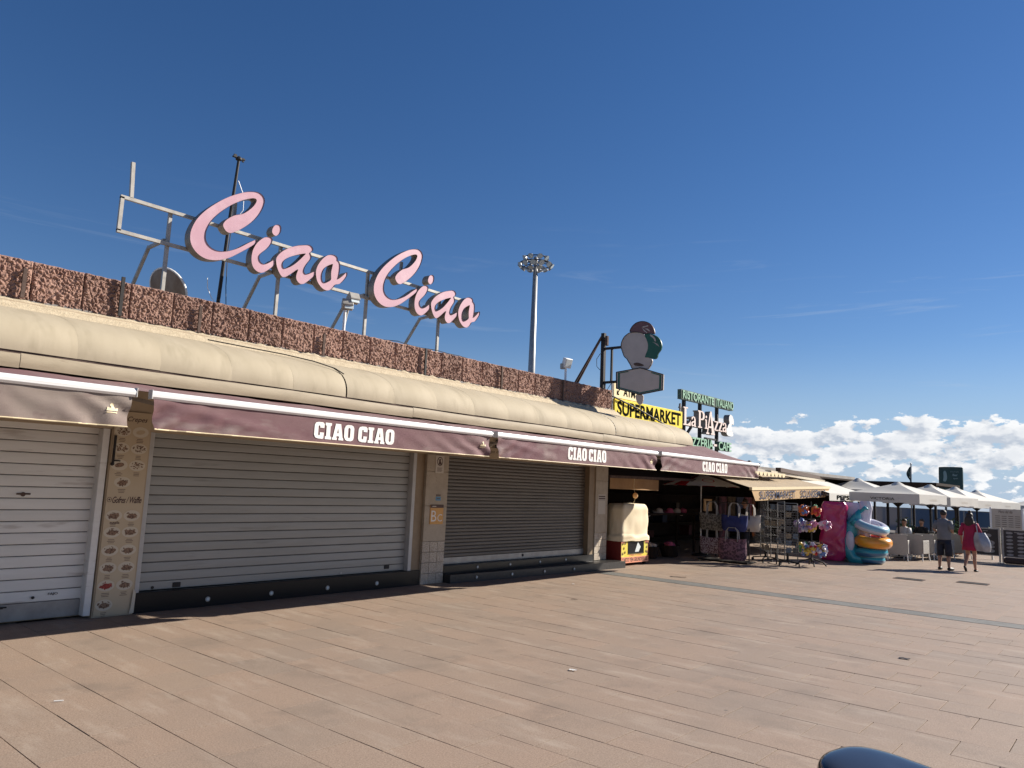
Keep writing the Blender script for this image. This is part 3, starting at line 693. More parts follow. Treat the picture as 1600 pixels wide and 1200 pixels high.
ICE = {
'brown': [(-9.982,5.868),(-9.963,5.946),(-9.896,6.032),(-9.793,6.100),(-9.645,6.124),(-9.498,6.094),(-9.380,6.029),(-9.291,5.916),(-9.255,5.809),(-9.259,5.744),(-9.317,5.763),(-9.433,5.787),(-9.549,5.773),(-9.638,5.821),(-9.787,5.857)],
'green': [(-9.564,5.774),(-9.433,5.780),(-9.288,5.747),(-9.158,5.670),(-9.071,5.559),(-9.040,5.428),(-9.067,5.328),(-9.150,5.246),(-9.162,5.157),(-9.218,5.105),(-9.333,5.132),(-9.435,5.173),(-9.531,5.173),(-9.495,5.261),(-9.447,5.360),(-9.433,5.489),(-9.473,5.622)],
'white': [(-9.982,5.860),(-9.787,5.857),(-9.638,5.821),(-9.549,5.765),(-9.473,5.622),(-9.433,5.489),(-9.447,5.360),(-9.495,5.261),(-9.531,5.173),(-9.435,5.173),(-9.333,5.132),(-9.303,5.078),(-9.330,4.991),(-9.386,4.918),(-9.414,4.863),(-9.633,4.922),(-9.883,4.899),(-9.931,5.007),(-10.008,5.118),(-10.040,5.173),(-10.132,5.246),(-10.181,5.369),(-10.237,5.507),(-10.219,5.638),(-10.146,5.765),(-10.056,5.823)],
'cone': [(-10.335,4.850),(-9.633,4.916),(-8.986,4.708),(-8.993,4.323),(-9.632,4.239),(-10.324,4.427)],
'tail': [(-9.794,4.259),(-9.545,4.240),(-9.556,4.057),(-9.641,3.970),(-9.730,4.038)],
}
sg = thing('rooftop_sign', 'large pink script Ciao Ciao rooftop sign on a galvanised frame', 'sign', (-11.2, 8, 4.4))
LX = -11.0
for word, dy in ((0, 0.0), (1, 3.575)):
    for nm, holes in (('letter_c', []), ('letter_i', []), ('letter_dot', []), ('letter_a', ['hole_a']), ('letter_o', ['hole_o'])):
        loops = [chaikin(LETTERS[nm], 2)] + [chaikin(LETTERS[h], 2) for h in holes]
        zc = 4.4
        loops = [[(p[0]+dy, p[1]) for p in lp] for lp in loops]
        mb = MB(); mb.poly(loops, (LX, 0, 0), (0, 1, 0), (0, 0, 1), .17, cap_mi=0, side_mi=1, lip=.012)
        o = mb.build('letter_face' if nm == 'letter_dot' else 'letter', [MT['pink'], MT['return']], sg)
FRX = -11.21
fr = [('rail', (FRX, 4.14, 5.285), (FRX, 11.35, 5.285)), ('rail', (FRX, 4.14, 5.80), (FRX, 11.35, 5.80)), ('rail', (FRX, 4.165, 5.29), (FRX, 4.165, 5.80)), ('rail', (FRX, 11.33, 5.29), (FRX, 11.33, 5.80)),
      ('rail', (FRX, 4.29, 5.82), (FRX, 4.26, 6.36)), ('rail', (FRX, 5.90, 5.82), (FRX, 5.90, 6.27)), ('rail', (FRX, 9.51, 5.82), (FRX, 9.51, 6.20))]
for nm, p, q in fr:
    MB().bar(p, q, .05, .05).build(nm, MT['galv'], sg)
for yy in (4.90, 6.83, 8.74, 10.66):
    MB().bar((FRX-.052, yy, 3.93), (FRX-.052, yy, 5.80), .05, .05).box((FRX-.052, yy, 3.94), (.16, .16, .02)).build('post', MT['galv'], sg)
    MB().bar((FRX-.08, yy-.03, 5.36), (-11.80, yy-.05, 5.32), .045, .045).bar((-11.77, yy-.05, 5.34), (-12.95, yy-.05, 3.93), .045, .045).build('brace', MT['galv'], sg)
# satellite dish, aerial mast, floodlights on the roof
MT['dish'] = material('stained_dish_metal', (.34, .27, .21), (.22, .15, .105), .85, 5, 6, stretch=(1, 1, .35))
d = thing('satellite_dish', 'old satellite dish seen from its rusty back behind the sign frame', 'satellite dish', (-12.35, 5.45, 3.93))
ax = Vector((-.30, .82, .48)).normalized()
MB().lathe((-12.25, 5.42, 4.84), [(.001, -.09), (.14, -.08), (.26, -.045), (.355, 0.0), (.37, .005), (.37, .02), (.35, .016), (.25, -.03), (.13, -.06), (.001, -.07)], 28, ax).build('reflector', MT['dish'], d, True)
MB().lathe((-12.25, 5.42, 4.84), [(.366, .0), (.378, .004), (.378, .026), (.366, .026)], 28, ax).build('rim', MT['white'], d)
MB().tube([(-12.22, 5.38, 4.74), (-12.2, 5.38, 3.93)], .03, 10).build('mount', MT['rust_metal'], d)
a = thing('aerial_mast', 'thin black aerial mast with loose white cable rising behind the pink sign', 'aerial', (-11.8, 6.04, 3.93))
MB().tube([(-11.8, 6.04, 3.93), (-11.8, 6.14, 6.2), (-11.8, 6.2, 7.28)], [.033, .030, .024], 8).build('pole', MT['black_metal'], a)
MB().lathe((-11.8, 6.2, 7.26), [(.03, 0), (.055, .02), (.055, .05), (.02, .08)], 10).box((-11.8, 6.2, 7.31), (.05, .22, .02)).box((-11.8, 6.28, 7.30), (.03, .03, .07)).box((-11.8, 6.13, 7.33), (.03, .05, .05)).build('aerial_head', MT['black_metal'], a)
MB().tube([(-11.78, 6.22, 6.9), (-11.75, 6.33, 6.65), (-11.75, 6.34, 6.4), (-11.78, 6.24, 6.2)], .006, 5).build('white_cable', MT['white'], a)
MB().tube([(-11.78, 6.19, 6.2), (-11.78, 6.15, 5.6), (-11.77, 6.17, 5.0), (-11.75, 6.2, 4.6)], .007, 5).build('black_cable', MT['black_metal'], a)
MB().tube([(-11.7, 5.80, 5.05), (-11.7, 5.82, 4.88), (-11.7, 5.90, 4.74), (-11.72, 6.02, 4.62), (-11.7, 6.2, 4.45)], .006, 5).build('white_cable', MT['white'], a)
fl = thing('floodlight', 'pale twin floodlight on a short post below the gap between the two words', 'floodlight', (-11.1, 8.16, 3.93))
MB().tube([(-11.1, 8.15, 3.93), (-11.1, 8.15, 4.92)], .028, 10).build('post', MT['white_metal'], fl)
for zc, yy, rz in ((5.03, 8.18, -.5), (5.17, 8.30, -.2)):
    h = MB().box((-11.08, yy, zc), (.16, .20, .16), Matrix.Rotation(rz, 3, 'Z') @ Matrix.Rotation(R(-35), 3, 'Y'), .01).build('lamp_head', MT['galv'], fl)
    MB().box((-10.995, yy-.02, zc-.05), (.012, .16, .12), Matrix.Rotation(rz, 3, 'Z') @ Matrix.Rotation(R(-35), 3, 'Y')).build('glass', MT['glass_lamp'], h)
MB().tube([(-11.14, 8.30, 5.16), (-11.16, 8.24, 4.85), (-11.12, 8.17, 4.6)], .018, 8).build('bracket', MT['galv'], fl)
fl = thing('floodlight', 'small white floodlight on a post near the end of the parapet', 'floodlight', (-10.95, 14.8, 3.93))
MB().tube([(-10.95, 14.8, 3.93), (-10.95, 14.8, 4.84)], .03, 10).build('post', MT['white_metal'], fl)
h = MB().box((-10.93, 14.82, 4.93), (.12, .24, .24), Matrix.Rotation(R(-10), 3, 'Z') @ Matrix.Rotation(R(20), 3, 'Y'), .01).build('lamp_head', MT['white'], fl)
MB().box((-10.865, 14.81, 4.92), (.012, .19, .19), Matrix.Rotation(R(-10), 3, 'Z') @ Matrix.Rotation(R(20), 3, 'Y')).build('glass', MT['glass_lamp'], h)
MB().box((-11.0, 14.74, 4.84), (.1, .1, .14), None, .01).build('control_box', MT['galv'], fl)
# tall lighting mast behind
lm = thing('lighting_mast', 'tall grey floodlight mast with a ring of lamps far behind the roof', 'floodlight mast', (-27.8, 34.2, 0))
LMX, LMY, LMZ = -27.75, 34.1, 15.4
MB().tube([(-27.8, 34.2, 0), (LMX, LMY, 8), (LMX, LMY, 15.6)], [.30, .22, .13], 14).build('pole', MT['grey_metal'], lm, True)
cr = MB()
for zz, rr in ((15.15, .98), (15.5, .74)): cr.torus((LMX, LMY, zz), rr, .035, n=28, m=6)
for q in range(8):
    a_ = 2*math.pi*q/8; cr.bar((LMX, LMY, 15.3), (LMX+.98*math.cos(a_), LMY+.98*math.sin(a_), 15.15), .04)
cr.build('crown_ring', MT['black_metal'], lm)
def lamp_meshes():
    m = MB(); m.lathe((0, 0, 0), [(.02, .16), (.11, .13), (.17, .02), (.18, 0)], 12).box((0, 0, .17), (.09, .09, .12)).build('tmp', MT['grey_metal']); 
    o = bpy.data.objects['tmp']; me = o.data; me.name = 'lamp'; bpy.data.objects.remove(o)
    m = MB(); m.lathe((0, 0, -.004), [(.165, 0), (.165, .006)], 12).build('tmp', MT['glass_lamp']); o = bpy.data.objects['tmp']; g = o.data; g.name = 'lamp_glass'; bpy.data.objects.remove(o)
    return me, g
lme, lge = lamp_meshes()
for ring, (rr, zz, n_) in enumerate(((1.02, 14.98, 12), (.74, 15.45, 8), (.55, 14.8, 6))):
    for q in range(n_):
        a_ = 2*math.pi*(q+.3*ring)/n_
        l = inst('lamp', lme, lm, (LMX+rr*math.cos(a_)+27.8, LMY+rr*math.sin(a_)-34.2, zz), (0, R(-48 if ring != 2 else -20), a_))
        inst('lamp_glass', lge, l, (0, 0, 0))
# ================================================================== ice cream sign on its bracket
MT['ice_grey'] = material('faded_white_sign_face', (.46, .41, .37), (.41, .365, .33), .5, 4, 5)
MT['ice_brown'] = material('brown_sign_face', (.13, .055, .055), (.15, .07, .068), .5, 6)
MT['ice_green'] = material('green_sign_face', (.005, .085, .05), None, .45)
ic = thing('ice_cream_sign', 'three scoop ice cream cone sign with blank hexagon panel on a dark bracket', 'sign', (-10.82, 16.2, 3.9))
YI = 16.2
def face(nm, key, y_, mat, d=.035, par_=ic, sm=2):
    return MB().poly([chaikin(ICE[key], sm) if sm else ICE[key]], (0, y_, 0), (1, 0, 0), (0, 0, 1), d).build(nm, mat, par_)
face('vanilla_scoop', 'white', YI, MT['ice_grey'])
face('chocolate_scoop', 'brown', YI-.006, MT['ice_brown'], .035)
face('mint_scoop', 'green', YI-.010, MT['ice_green'], .035)
cw = [(-9.60, 5.98), (-9.45, 5.97), (-9.40, 5.93), (-9.52, 5.94)]
hl = MB()
for pts in ([(-9.62, 5.97), (-9.44, 5.995), (-9.43, 5.97), (-9.57, 5.945)], [(-9.62, 5.96), (-9.56, 5.86), (-9.47, 5.79), (-9.46, 5.81), (-9.54, 5.88)], [(-9.55, 5.92), (-9.45, 5.91), (-9.38, 5.85), (-9.40, 5.83), (-9.47, 5.88)]):
    hl.poly([pts], (0, YI-.018, 0), (1, 0, 0), (0, 0, 1), 0)
hl.poly([chaikin([(-9.40, 5.745), (-9.33, 5.74), (-9.24, 5.66), (-9.20, 5.57), (-9.235, 5.55), (-9.28, 5.64), (-9.36, 5.70)], 1)], (0, YI-.018, 0), (1, 0, 0), (0, 0, 1), 0)
for q in range(3): hl.poly([[(-9.32+.05*q, 5.56-.035*q), (-9.22+.04*q, 5.52-.035*q), (-9.12+.01*q, 5.46-.03*q), (-9.22+.04*q, 5.505-.035*q)]], (0, YI-.018, 0), (1, 0, 0), (0, 0, 1), 0)
hl.build('highlight_stroke', MT['ice_grey'], ic)
MB().poly([chaikin([(-9.87, 5.05), (-9.72, 5.07), (-9.52, 4.98), (-9.60, 4.96), (-9.80, 4.98)], 2)], (0, YI-.006, 0), (1, 0, 0), (0, 0, 1), 0).build('cone_shadow_mark', MT['rust_metal'], ic)
face('hexagon_panel', 'cone', YI-.03, MT['ice_grey'], .06, sm=0)
face('cone_tip', 'tail', YI-.002, MT['ice_grey'], .035, sm=1)
hx = ICE['cone']; cxm = sum(p[0] for p in hx)/6; czm = sum(p[1] for p in hx)/6
def shr(k_): return [(cxm+(p[0]-cxm)*k_, czm+(p[1]-czm)*k_) for p in hx]
bd = MB(); o_, i_ = shr(.93), shr(.85)
for q in (2, 3, 4, 5): bd.poly([[o_[q], o_[(q+1) % 6], i_[(q+1) % 6], i_[q]]], (0, YI-.036, 0), (1, 0, 0), (0, 0, 1), 0)
for A, B, t0, t1 in ((5, 0, 0, 1), (0, 1, 0, .45), (1, 2, .55, 1)):
    L_ = lambda P, a, b, t: (P[a][0]+(P[b][0]-P[a][0])*t, P[a][1]+(P[b][1]-P[a][1])*t)
    bd.poly([[L_(o_, A, B, t0), L_(o_, A, B, t1), L_(i_, A, B, t1), L_(i_, A, B, t0)]], (0, YI-.0365, 0), (1, 0, 0), (0, 0, 1), 0)
bd.build('green_border', MT['ice_green'], ic)
ed = MB()
for key, y_ in (('cone', YI-.034),):
    p = ICE[key]
    for q in range(len(p)): ed.bar((p[q][0], y_, p[q][1]), (p[(q+1) % len(p)][0], y_, p[(q+1) % len(p)][1]), .022)
for key in ('white', 'brown'):
    p = chaikin(ICE[key], 2)
    for q in range(len(p)):
        a_, c_ = p[q], p[(q+1) % len(p)]
        if key == 'white' and (a_[0]-(-9.633))**2 < .32**2 and 5.0 < a_[1] < 5.9 and a_[0] > -9.8: continue
        ed.bar((a_[0], YI-.012, a_[1]), (c_[0], YI-.012, c_[1]), .012)
ed.build('edge_trim', MT['black_metal'], ic)
br = MB()
br.bar((-10.83, YI+.08, 3.9), (-10.83, YI+.08, 5.94), .10); br.bar((-10.83, YI+.08, 5.52), (-10.18, YI+.08, 5.52), .06); br.bar((-10.83, YI+.08, 4.62), (-10.33, YI+.08, 4.62), .06)
br.bar((-10.56, YI+.08, 4.62), (-10.56, YI+.08, 5.52), .05); br.bar((-10.85, YI+.03, 4.5), (-10.55, YI+.03, 4.32), .03); br.bar((-10.72, YI+.03, 4.62), (-10.72, YI+.03, 4.3), .03)
br.build('bracket', MT['black_metal'], ic)
MB().bar((-10.87, YI+.05, 5.85), (-11.75, YI-.32, 3.95), .05).bar((-10.87, YI-.0, 5.80), (-11.75, YI-.47, 3.95), .045).build('stay', MT['rust_metal'], ic)
MB().bx(-10.76, -10.69, YI+.04, YI+.12, 5.60, 5.86, .008).build('junction_box', MT['rust_metal'], ic)
MB().tube([(-10.9, YI+.05, 5.4), (-10.98, YI, 5.25), (-10.97, YI, 5.05), (-10.88, YI+.03, 4.95)], .008, 5).tube([(-10.5, YI+.02, 4.6), (-10.62, YI, 4.42), (-10.8, YI, 4.36)], .008, 5).build('wire', MT['black_metal'], ic)
# ================================================================== yellow SUPERMARKET sign and ATM sign
MT['yellow'] = material('yellow_sign_face', (.86, .68, .03), (.80, .60, .03), .4, 3, 4)
MT['sign_black'] = material('black_sign_print', (.012, .013, .012), None, .9, spec=0.0)
MT['paleyellow'] = material('pale_yellow_face', (.80, .66, .36), None, .5)
su = thing('supermarket_sign', 'yellow sign board with black SUPERMARKET lettering on the shop roof', 'sign', (-11.05, 19.1, 3.7))
MB().bx(-11.14, -11.0, 17.16, 21.05, 3.80, 4.33, .01).build('board', MT['yellow'], su)
k = MB(); put_text(k, 'SUPERMARKET', 3.66, .40, (-10.996, 17.28, 3.875), bold=.032); k.build('lettering', MT['sign_black'], su)
MB().tube([(-10.95, 16.9, 4.36), (-10.95, 18.3, 4.14), (-10.95, 20.5, 3.70)], .022, 6).build('power_cable', MT['black_metal'], su)
at_ = thing('atm_sign', 'small pale yellow ATM sign standing above the yellow board', 'sign', (-11.06, 17.75, 4.32))
MB().bx(-11.10, -11.02, 17.14, 18.35, 4.345, 4.74, .008).build('board', MT['paleyellow'], at_)
k = MB(); put_text(k, 'ATM', .62, .23, (-11.016, 17.62, 4.43), bold=.03); k.poly([[(0, 0), (.12, 0), (.12, .04), (.07, .04), (.17, .18), (.14, .20), (.04, .07), (.04, .12), (0, .12)]], (-11.016, 17.28, 4.43), (0, 1, 0), (0, 0, 1), 0)
k.build('lettering', MT['sign_black'], at_)
MB().bar((-11.06, 17.12, 3.7), (-11.06, 17.12, 4.75), .05).bar((-11.06, 18.40, 3.7), (-11.06, 18.40, 4.62), .05).build('post', MT['galv'], at_)
# ================================================================== restaurant roof sign
MT['pz_green'] = material('green_letter_face', (.22, .42, .27), (.28, .46, .32), .5, 8)
MT['pz_green_d'] = material('dark_green_letter_side', (.05, .10, .07), (.08, .12, .09), .6, 8)
MT['pz_pink'] = material('pinkish_letter_face', (.78, .64, .57), (.72, .56, .49), .5, 5)
MT['pz_side'] = material('dark_letter_side', (.17, .16, .155), (.24, .22, .2), .6, 6)
pz = thing('restaurant_roof_sign', 'rooftop sign with green RISTORANTE ITALIANO above pale La Piazza letters', 'sign', (-11.6, 24, 2.8))
def letters(txt, y0, z0, w, h, front, side, bold, x=-11.5, depth=.16, nm='lettering'):
    m_ = MB(); n0 = 0
    put_text(m_, txt, w, h, (x, y0, z0), bold=bold, depth=depth); 
    put = MB(); put_text(put, txt, w, h, (x+.006, y0, z0), bold=bold)
    m_.m = [1]*len(m_.f); b0 = len(m_.v); m_.v += put.v; m_.f += [[i+b0 for i in q] for q in put.f]; m_.m += [0]*len(put.f)
    return m_.build(nm, [front, side], pz)
letters('RISTORANTE', 22.02, 4.90, 2.30, .27, MT['pz_green'], MT['pz_green_d'], .02)
letters('ITALIANO', 24.52, 4.90, 1.42, .27, MT['pz_green'], MT['pz_green_d'], .02)
MB().bx(-11.66, -11.52, 21.95, 25.95, 4.87, 5.19).build('backing_rail', MT['pz_green_d'], pz)
letters('PIZZERIA', 22.35, 3.36, 1.95, .32, MT['pz_green'], MT['pz_green_d'], .022)
letters('CAFE', 24.72, 3.36, 1.05, .32, MT['pz_green'], MT['pz_green_d'], .022)
MB().bx(-11.62, -11.5, 24.36, 24.58, 3.48, 3.55).build('dash', MT['pz_pink'], pz)
# serif letters of the middle line: strokes with feet
def serif(ch, y0, z0, w, h):
    st_ = .26*w if ch in 'LPA' else .24*w; P = []
    def rect(a, b, c, d_): P.append([(a, b), (c, b), (c, d_), (a, d_)])
    t = .07*h
    if ch == 'L': rect(.14*w, t, .14*w+st_, h-t); rect(0, h-t, .62*w, h); rect(0, 0, w, t); P.append([(w, 0), (w, .32*h), (.9*w, .2*h), (.6*w, t), (.6*w, 0)])
    elif ch == 'P':
        rect(.14*w, t, .14*w+st_, h-t); rect(0, h-t, .5*w, h); rect(0, 0, .6*w, t)
        P.append([(.4*w, h), (.75*w, .98*h), (w, .86*h), (w, .62*h), (.78*w, .48*h), (.4*w, .46*h), (.4*w, .53*h), (.66*w, .56*h), (.74*w, .68*h), (.74*w, .8*h), (.64*w, .92*h), (.4*w, .93*h)])
    elif ch == 'i': rect(.3*w, t, .75*w, .64*h); rect(.08*w, .64*h-t, .75*w, .64*h); rect(0, 0, w, t); P.append(ell(.5*w, .82*h, .26*w, .09*h, 10))
    elif ch == 'A':
        P.append([(.52*w, h), (.40*w, h*.94), (.1*w, t), (.2*w, t), (.47*w, .78*h)]); P.append([(.44*w, h), (.60*w, h), (.94*w, t), (.66*w, t)]); rect(.25*w, .28*h, .7*w, .35*h); rect(0, 0, .34*w, t); rect(.56*w, 0, w, t)
    elif ch == 'a':
        P.append([(.62*w, 0), (w, 0), (w, .08*h), (.9*w, .1*h), (.9*w, .7*h), (.75*w, .95*h), (.45*w, h), (.12*w, .88*h), (.08*w, .68*h), (.3*w, .68*h), (.36*w, .86*h), (.52*w, .9*h), (.62*w, .78*h)])
        P.append([(.64*w, .56*h), (.3*w, .5*h), (.04*w, .36*h), (.04*w, .14*h), (.2*w, 0), (.44*w, .02*h), (.64*w, .16*h), (.64*w, .26*h), (.46*w, .13*h), (.3*w, .18*h), (.3*w, .34*h), (.64*w, .44*h)])
    elif ch == 'z': rect(.02*w, h-1.6*t, w, h); rect(0, 0, w, 1.6*t); P.append([(.62*w, h-1.6*t), (w, h-1.6*t), (.38*w, 1.6*t), (0, 1.6*t)])
    for q in P:
        ar_ = sum(q[i][0]*q[(i+1) % len(q)][1]-q[(i+1) % len(q)][0]*q[i][1] for i in range(len(q)))
        if ar_ < 0: q.reverse()
    m_ = MB()
    for i, q in enumerate(P): m_.poly([q], (-11.50+.001*i, y0, z0), (0, 1, 0), (0, 0, 1), .2, cap_mi=0, side_mi=1)
    m_.build('serif_letter', [MT['pz_pink'], MT['pz_side']], pz)
for ch, y0, z0, w, h in (('L', 22.08, 4.03, .50, .60), ('a', 22.62, 4.03, .36, .34), ('P', 23.12, 4.03, .48, .58), ('i', 23.62, 4.03, .22, .50), ('A', 23.74, 3.86, .66, .80), ('z', 24.36, 4.03, .32, .33), ('z', 24.70, 4.03, .32, .33), ('a', 25.02, 4.03, .36, .34)):
    serif(ch, y0, z0, w, h)
MT['pz_white'] = material('white_figure_face', (.72, .72, .70), (.42, .42, .43), .6, 16, 4, .5, .7)
fg = MB()
fg.poly([chaikin([(0, 0), (.52, 0), (.50, .14), (.36, .20), (.34, .40), (.44, .46), (.55, .42), (.56, .58), (.46, .74), (.28, .80), (.16, .72), (.14, .58), (.20, .46), (.08, .40), (.0, .24), (-.12, .36), (-.10, .16)], 2)], (-11.50, 25.42, 3.92), (0, 1, 0), (0, 0, 1), .22, cap_mi=0, side_mi=1)
fg.build('cook_emblem', [MT['pz_white'], MT['pz_side']], pz)
MB().poly([ell(0, 0, .03, .10, 10), ], (-11.52, 21.93, 4.62), (0, 1, 0), (0, 0, 1), .06).bar((-11.55, 21.93, 3.7), (-11.55, 21.93, 4.55), .05).build('flame_post', MT['pz_side'], pz)
for yy in (22.55, 23.72, 25.05): MB().bar((-11.74, yy, 2.8), (-11.74, yy, 4.95), .10).build('post', MT['black_metal'], pz)
MB().bar((-11.74, 22.3, 3.28), (-11.74, 25.3, 3.28), .06).bar((-11.74, 22.3, 3.10), (-11.74, 25.3, 3.10), .06).bar((-11.74, 22.55, 3.6), (-11.74, 23.1, 4.05), .07).bar((-11.74, 23.72, 3.4), (-11.74, 25.05, 2.85), .05).bar((-11.74, 24.4, 2.8), (-11.74, 24.4, 3.6), .09).bar((-11.74, 24.1, 3.74), (-11.74, 25.05, 3.74), .06).build('cross_bar', MT['black_metal'], pz)
MB().ball((-11.3, 26.9, 2.98), (.10, .14, .14)).box((-11.3, 27.15, 2.90), (.1, .9, .09)).box((-11.3, 27.5, 2.98), (.08, .1, .12)).tube([(-11.3, 26.9, 2.8), (-11.3, 26.9, 3.0)], .03, 6).build('spotlight', MT['black_metal'], pz)
# ================================================================== menu column between the first two shutters
MT['menu'] = material('tan_menu_print', (.50, .40, .265), (.47, .365, .235), .5, 2, 3)
MT['menu_brown'] = material('brown_print', (.075, .035, .025), None, .6)
MT['plate'] = material('printed_plate', (.56, .49, .375), None, .55)
MT['food'] = material('printed_food', (.28, .17, .10), (.10, .05, .03), .6, 60, 3, .4, .6)
MT['food_red'] = material('printed_strawberries', (.36, .03, .02), (.18, .02, .015), .6, 60, 3)
mn = thing('menu_board', 'tall tan menu board with crepe and waffle pictures between two shutters', 'menu board', (FX+.02, 4.25, 0))
MX = -10.196
MB().bx(-10.208, MX, 4.015, 4.478, .02, 2.62).build('panel', MT['menu'], mn)
MB().poly([[(4.44, .02), (4.50, .02), (4.505, .28), (4.47, .33), (4.455, .10)]], (MX+.02, 0, 0), (0, 1, 0), (0, 0, 1), .003).build('peeling_edge', MT['plate'], mn)
fd = random.Random(5); tx = MB(); cp = MB()
rows = [(2.36, 0), (2.14, 0), (1.92, 0), (1.70, 2), (1.27, 1), (1.06, 1), (.83, 1), (.61, 1), (.39, 3), (.15, 4)]
for z_, kind in rows:
    for ci, yc in enumerate((4.13, 4.355)):
        if kind in (2, 4) and ci == 1: continue
        if kind == 2: yc = 4.19
        pp_ = MB().poly([ell(0, 0, .104, .07, 18)], (MX+.0012, yc, z_), (0, 1, 0), (0, 0, 1), 0).build('plate_print', MT['plate'], mn)
        g = MB()
        if kind: g.poly([chaikin([(-.08, -.02), (.03, -.042), (.08, .012), (-.02, .038)], 1)], (MX+.0019, yc, z_-.004), (0, 1, 0), (0, 0, 1), 0)
        if not (kind == 0 and ((ci == 1 and z_ > 2.2) or (ci == 0 and z_ < 2.0))):
            for q in range(30 if kind == 0 else 20):
                a_, r_ = fd.uniform(0, 6.28), fd.uniform(0, 1)**.5
                g.poly([ell(0, 0, fd.uniform(.008, .02), fd.uniform(.004, .010), 6, fd.uniform(0, 3))], (MX+.0022+.00008*q, yc+.078*r_*math.cos(a_), z_+.046*r_*math.sin(a_)), (0, 1, 0), (0, 0, 1), 0)
        else: g.poly([ell(0, 0, .06, .03, 12, .2)], (MX+.0019, yc, z_), (0, 1, 0), (0, 0, 1), 0)
        fp_ = g.build('food_print', MT['food_red' if (kind == 3 and ci == 0) else 'food'] if not (kind == 0 and ci == 1 and z_ > 2.2) else MT['menu'], pp_); fp_['kind'] = 'stuff'
        for q in range(3):
            w_ = fd.uniform(.05, .10); cp.bx(MX, MX+.0012, yc-w_/2, yc+w_/2, z_-.098-.019*q, z_-.092-.019*q)
cp_ = cp.build('caption_lines', MT['menu_brown'], mn); cp_['kind'] = 'stuff'
put_text(tx, 'Gofres / Waffle', .37, .085, (MX+.0015, 4.09, 1.43), shear=.36, bold=.018, spacing=.92); put_text(tx, 'Crepes', .26, .085, (MX+.0015, 4.17, 2.475), shear=.36, bold=.012)
tx.poly([ell(4.053, 1.475, .032, .036, 6), ell(4.053, 1.475, .026, .030, 6)], (MX+.0015, 0, 0), (0, 1, 0), (0, 0, 1), 0)
tx.poly([ell(4.053, 1.475, .014, .014, 4)], (MX+.0015, 0, 0), (0, 1, 0), (0, 0, 1), 0)
put_text(tx, 'nutella', .12, .035, (MX+.0015, 4.09, 1.165), bold=.02)
tx.build('lettering', MT['menu_brown'], mn)
MB().bx(MX, MX+.02, 4.03, 4.055, 1.93, 2.3).bx(MX, MX+.02, 4.05, 4.13, 1.965, 1.98).lathe((MX+.01, 4.035, 1.93), [(.024, 0), (.02, .02)], 10, (1, 0, 0)).build('black_latch', MT['black_metal'], mn)
# small signs on the two pillars
MT['notice'] = material('notice_card', (.50, .44, .36), None, .5)
MT['blue_sticker'] = material('blue_sticker', (.07, .22, .36), None, .5)
MT['orange_sign'] = material('orange_sign_plate', (.60, .30, .055), (.54, .26, .05), .45, 4)
n_ = thing('prohibition_notice', 'small pale card with a no entry style circle high on the stone pillar', 'notice', (FX, 9.9, 2.19))
MB().bx(FX, FX+.008, 9.79, 10.01, 2.03, 2.36, .003).build('card', MT['notice'], n_)
g = MB(); g.poly([ell(9.9, 2.25, .075, .085, 24), ell(9.9, 2.25, .06, .07, 24)], (FX+.0105, 0, 0), (0, 1, 0), (0, 0, 1), 0)
g.poly([[(9.86, 2.19), (9.94, 2.19), (9.935, 2.235), (9.91, 2.26), (9.93, 2.29), (9.90, 2.30), (9.88, 2.27), (9.87, 2.23)]], (FX+.0095, 0, 0), (0, 1, 0), (0, 0, 1), 0).poly([[(9.845, 2.30), (9.855, 2.31), (9.955, 2.20), (9.945, 2.19)]], (FX+.011, 0, 0), (0, 1, 0), (0, 0, 1), 0)
for q in range(4): g.bx(FX+.008, FX+.0095, 9.83, 9.97-.02*(q % 2), 2.125-.02*q, 2.133-.02*q)
g.build('print', MT['menu_brown'], n_)
n_ = thing('blue_sticker', 'small blue sticker with dark heading in the middle of the stone pillar', 'sticker', (FX, 9.91, 1.57))
MB().bx(FX, FX+.004, 9.845, 9.975, 1.52, 1.59).build('sticker', MT['blue_sticker'], n_)
g = MB(); g.bx(FX, FX+.004, 9.85, 9.965, 1.612, 1.632).bx(FX, FX+.004, 9.85, 9.965, 1.60, 1.607).bx(FX, FX+.0052, 9.87, 9.95, 1.55, 1.565); g.build('print', MT['menu_brown'], n_)
n_ = thing('bc_sign', 'orange Bc plate with a dark top strip on the stone pillar', 'sign', (FX, 9.885, 1.27))
MB().bx(FX, FX+.012, 9.715, 10.055, 1.085, 1.445, .003).build('plate', MT['orange_sign'], n_)
MB().bx(FX+.012, FX+.0135, 9.717, 10.053, 1.385, 1.443).build('top_strip', MT['menu_brown'], n_)
g = MB(); put_text(g, 'B', .13, .20, (FX+.0135, 9.745, 1.135), bold=.0); put_text(g, 'C', .12, .135, (FX+.0135, 9.905, 1.135)); g.build('lettering', MT['letter_white'], n_)
g = MB(); g.bx(FX+.0135, FX+.0145, 9.76, 9.86, 1.405, 1.42); g.build('strip_print', MT['plate'], n_)
n_ = thing('pillar_poster', 'grey paper poster on the last stone pillar above the mosaic', 'poster', (FX, 15.46, 1.5))
MB().bx(FX, FX+.004, 15.28, 15.60, 1.25, 1.72).build('sheet', MT['notice'], n_)
g = MB(); g.bx(FX+.004, FX+.005, 15.30, 15.58, 1.66, 1.69).bx(FX+.004, FX+.005, 15.30, 15.58, 1.61, 1.64).bx(FX+.004, FX+.005, 15.30, 15.58, 1.585, 1.592); g.build('print', MT['menu_brown'], n_)
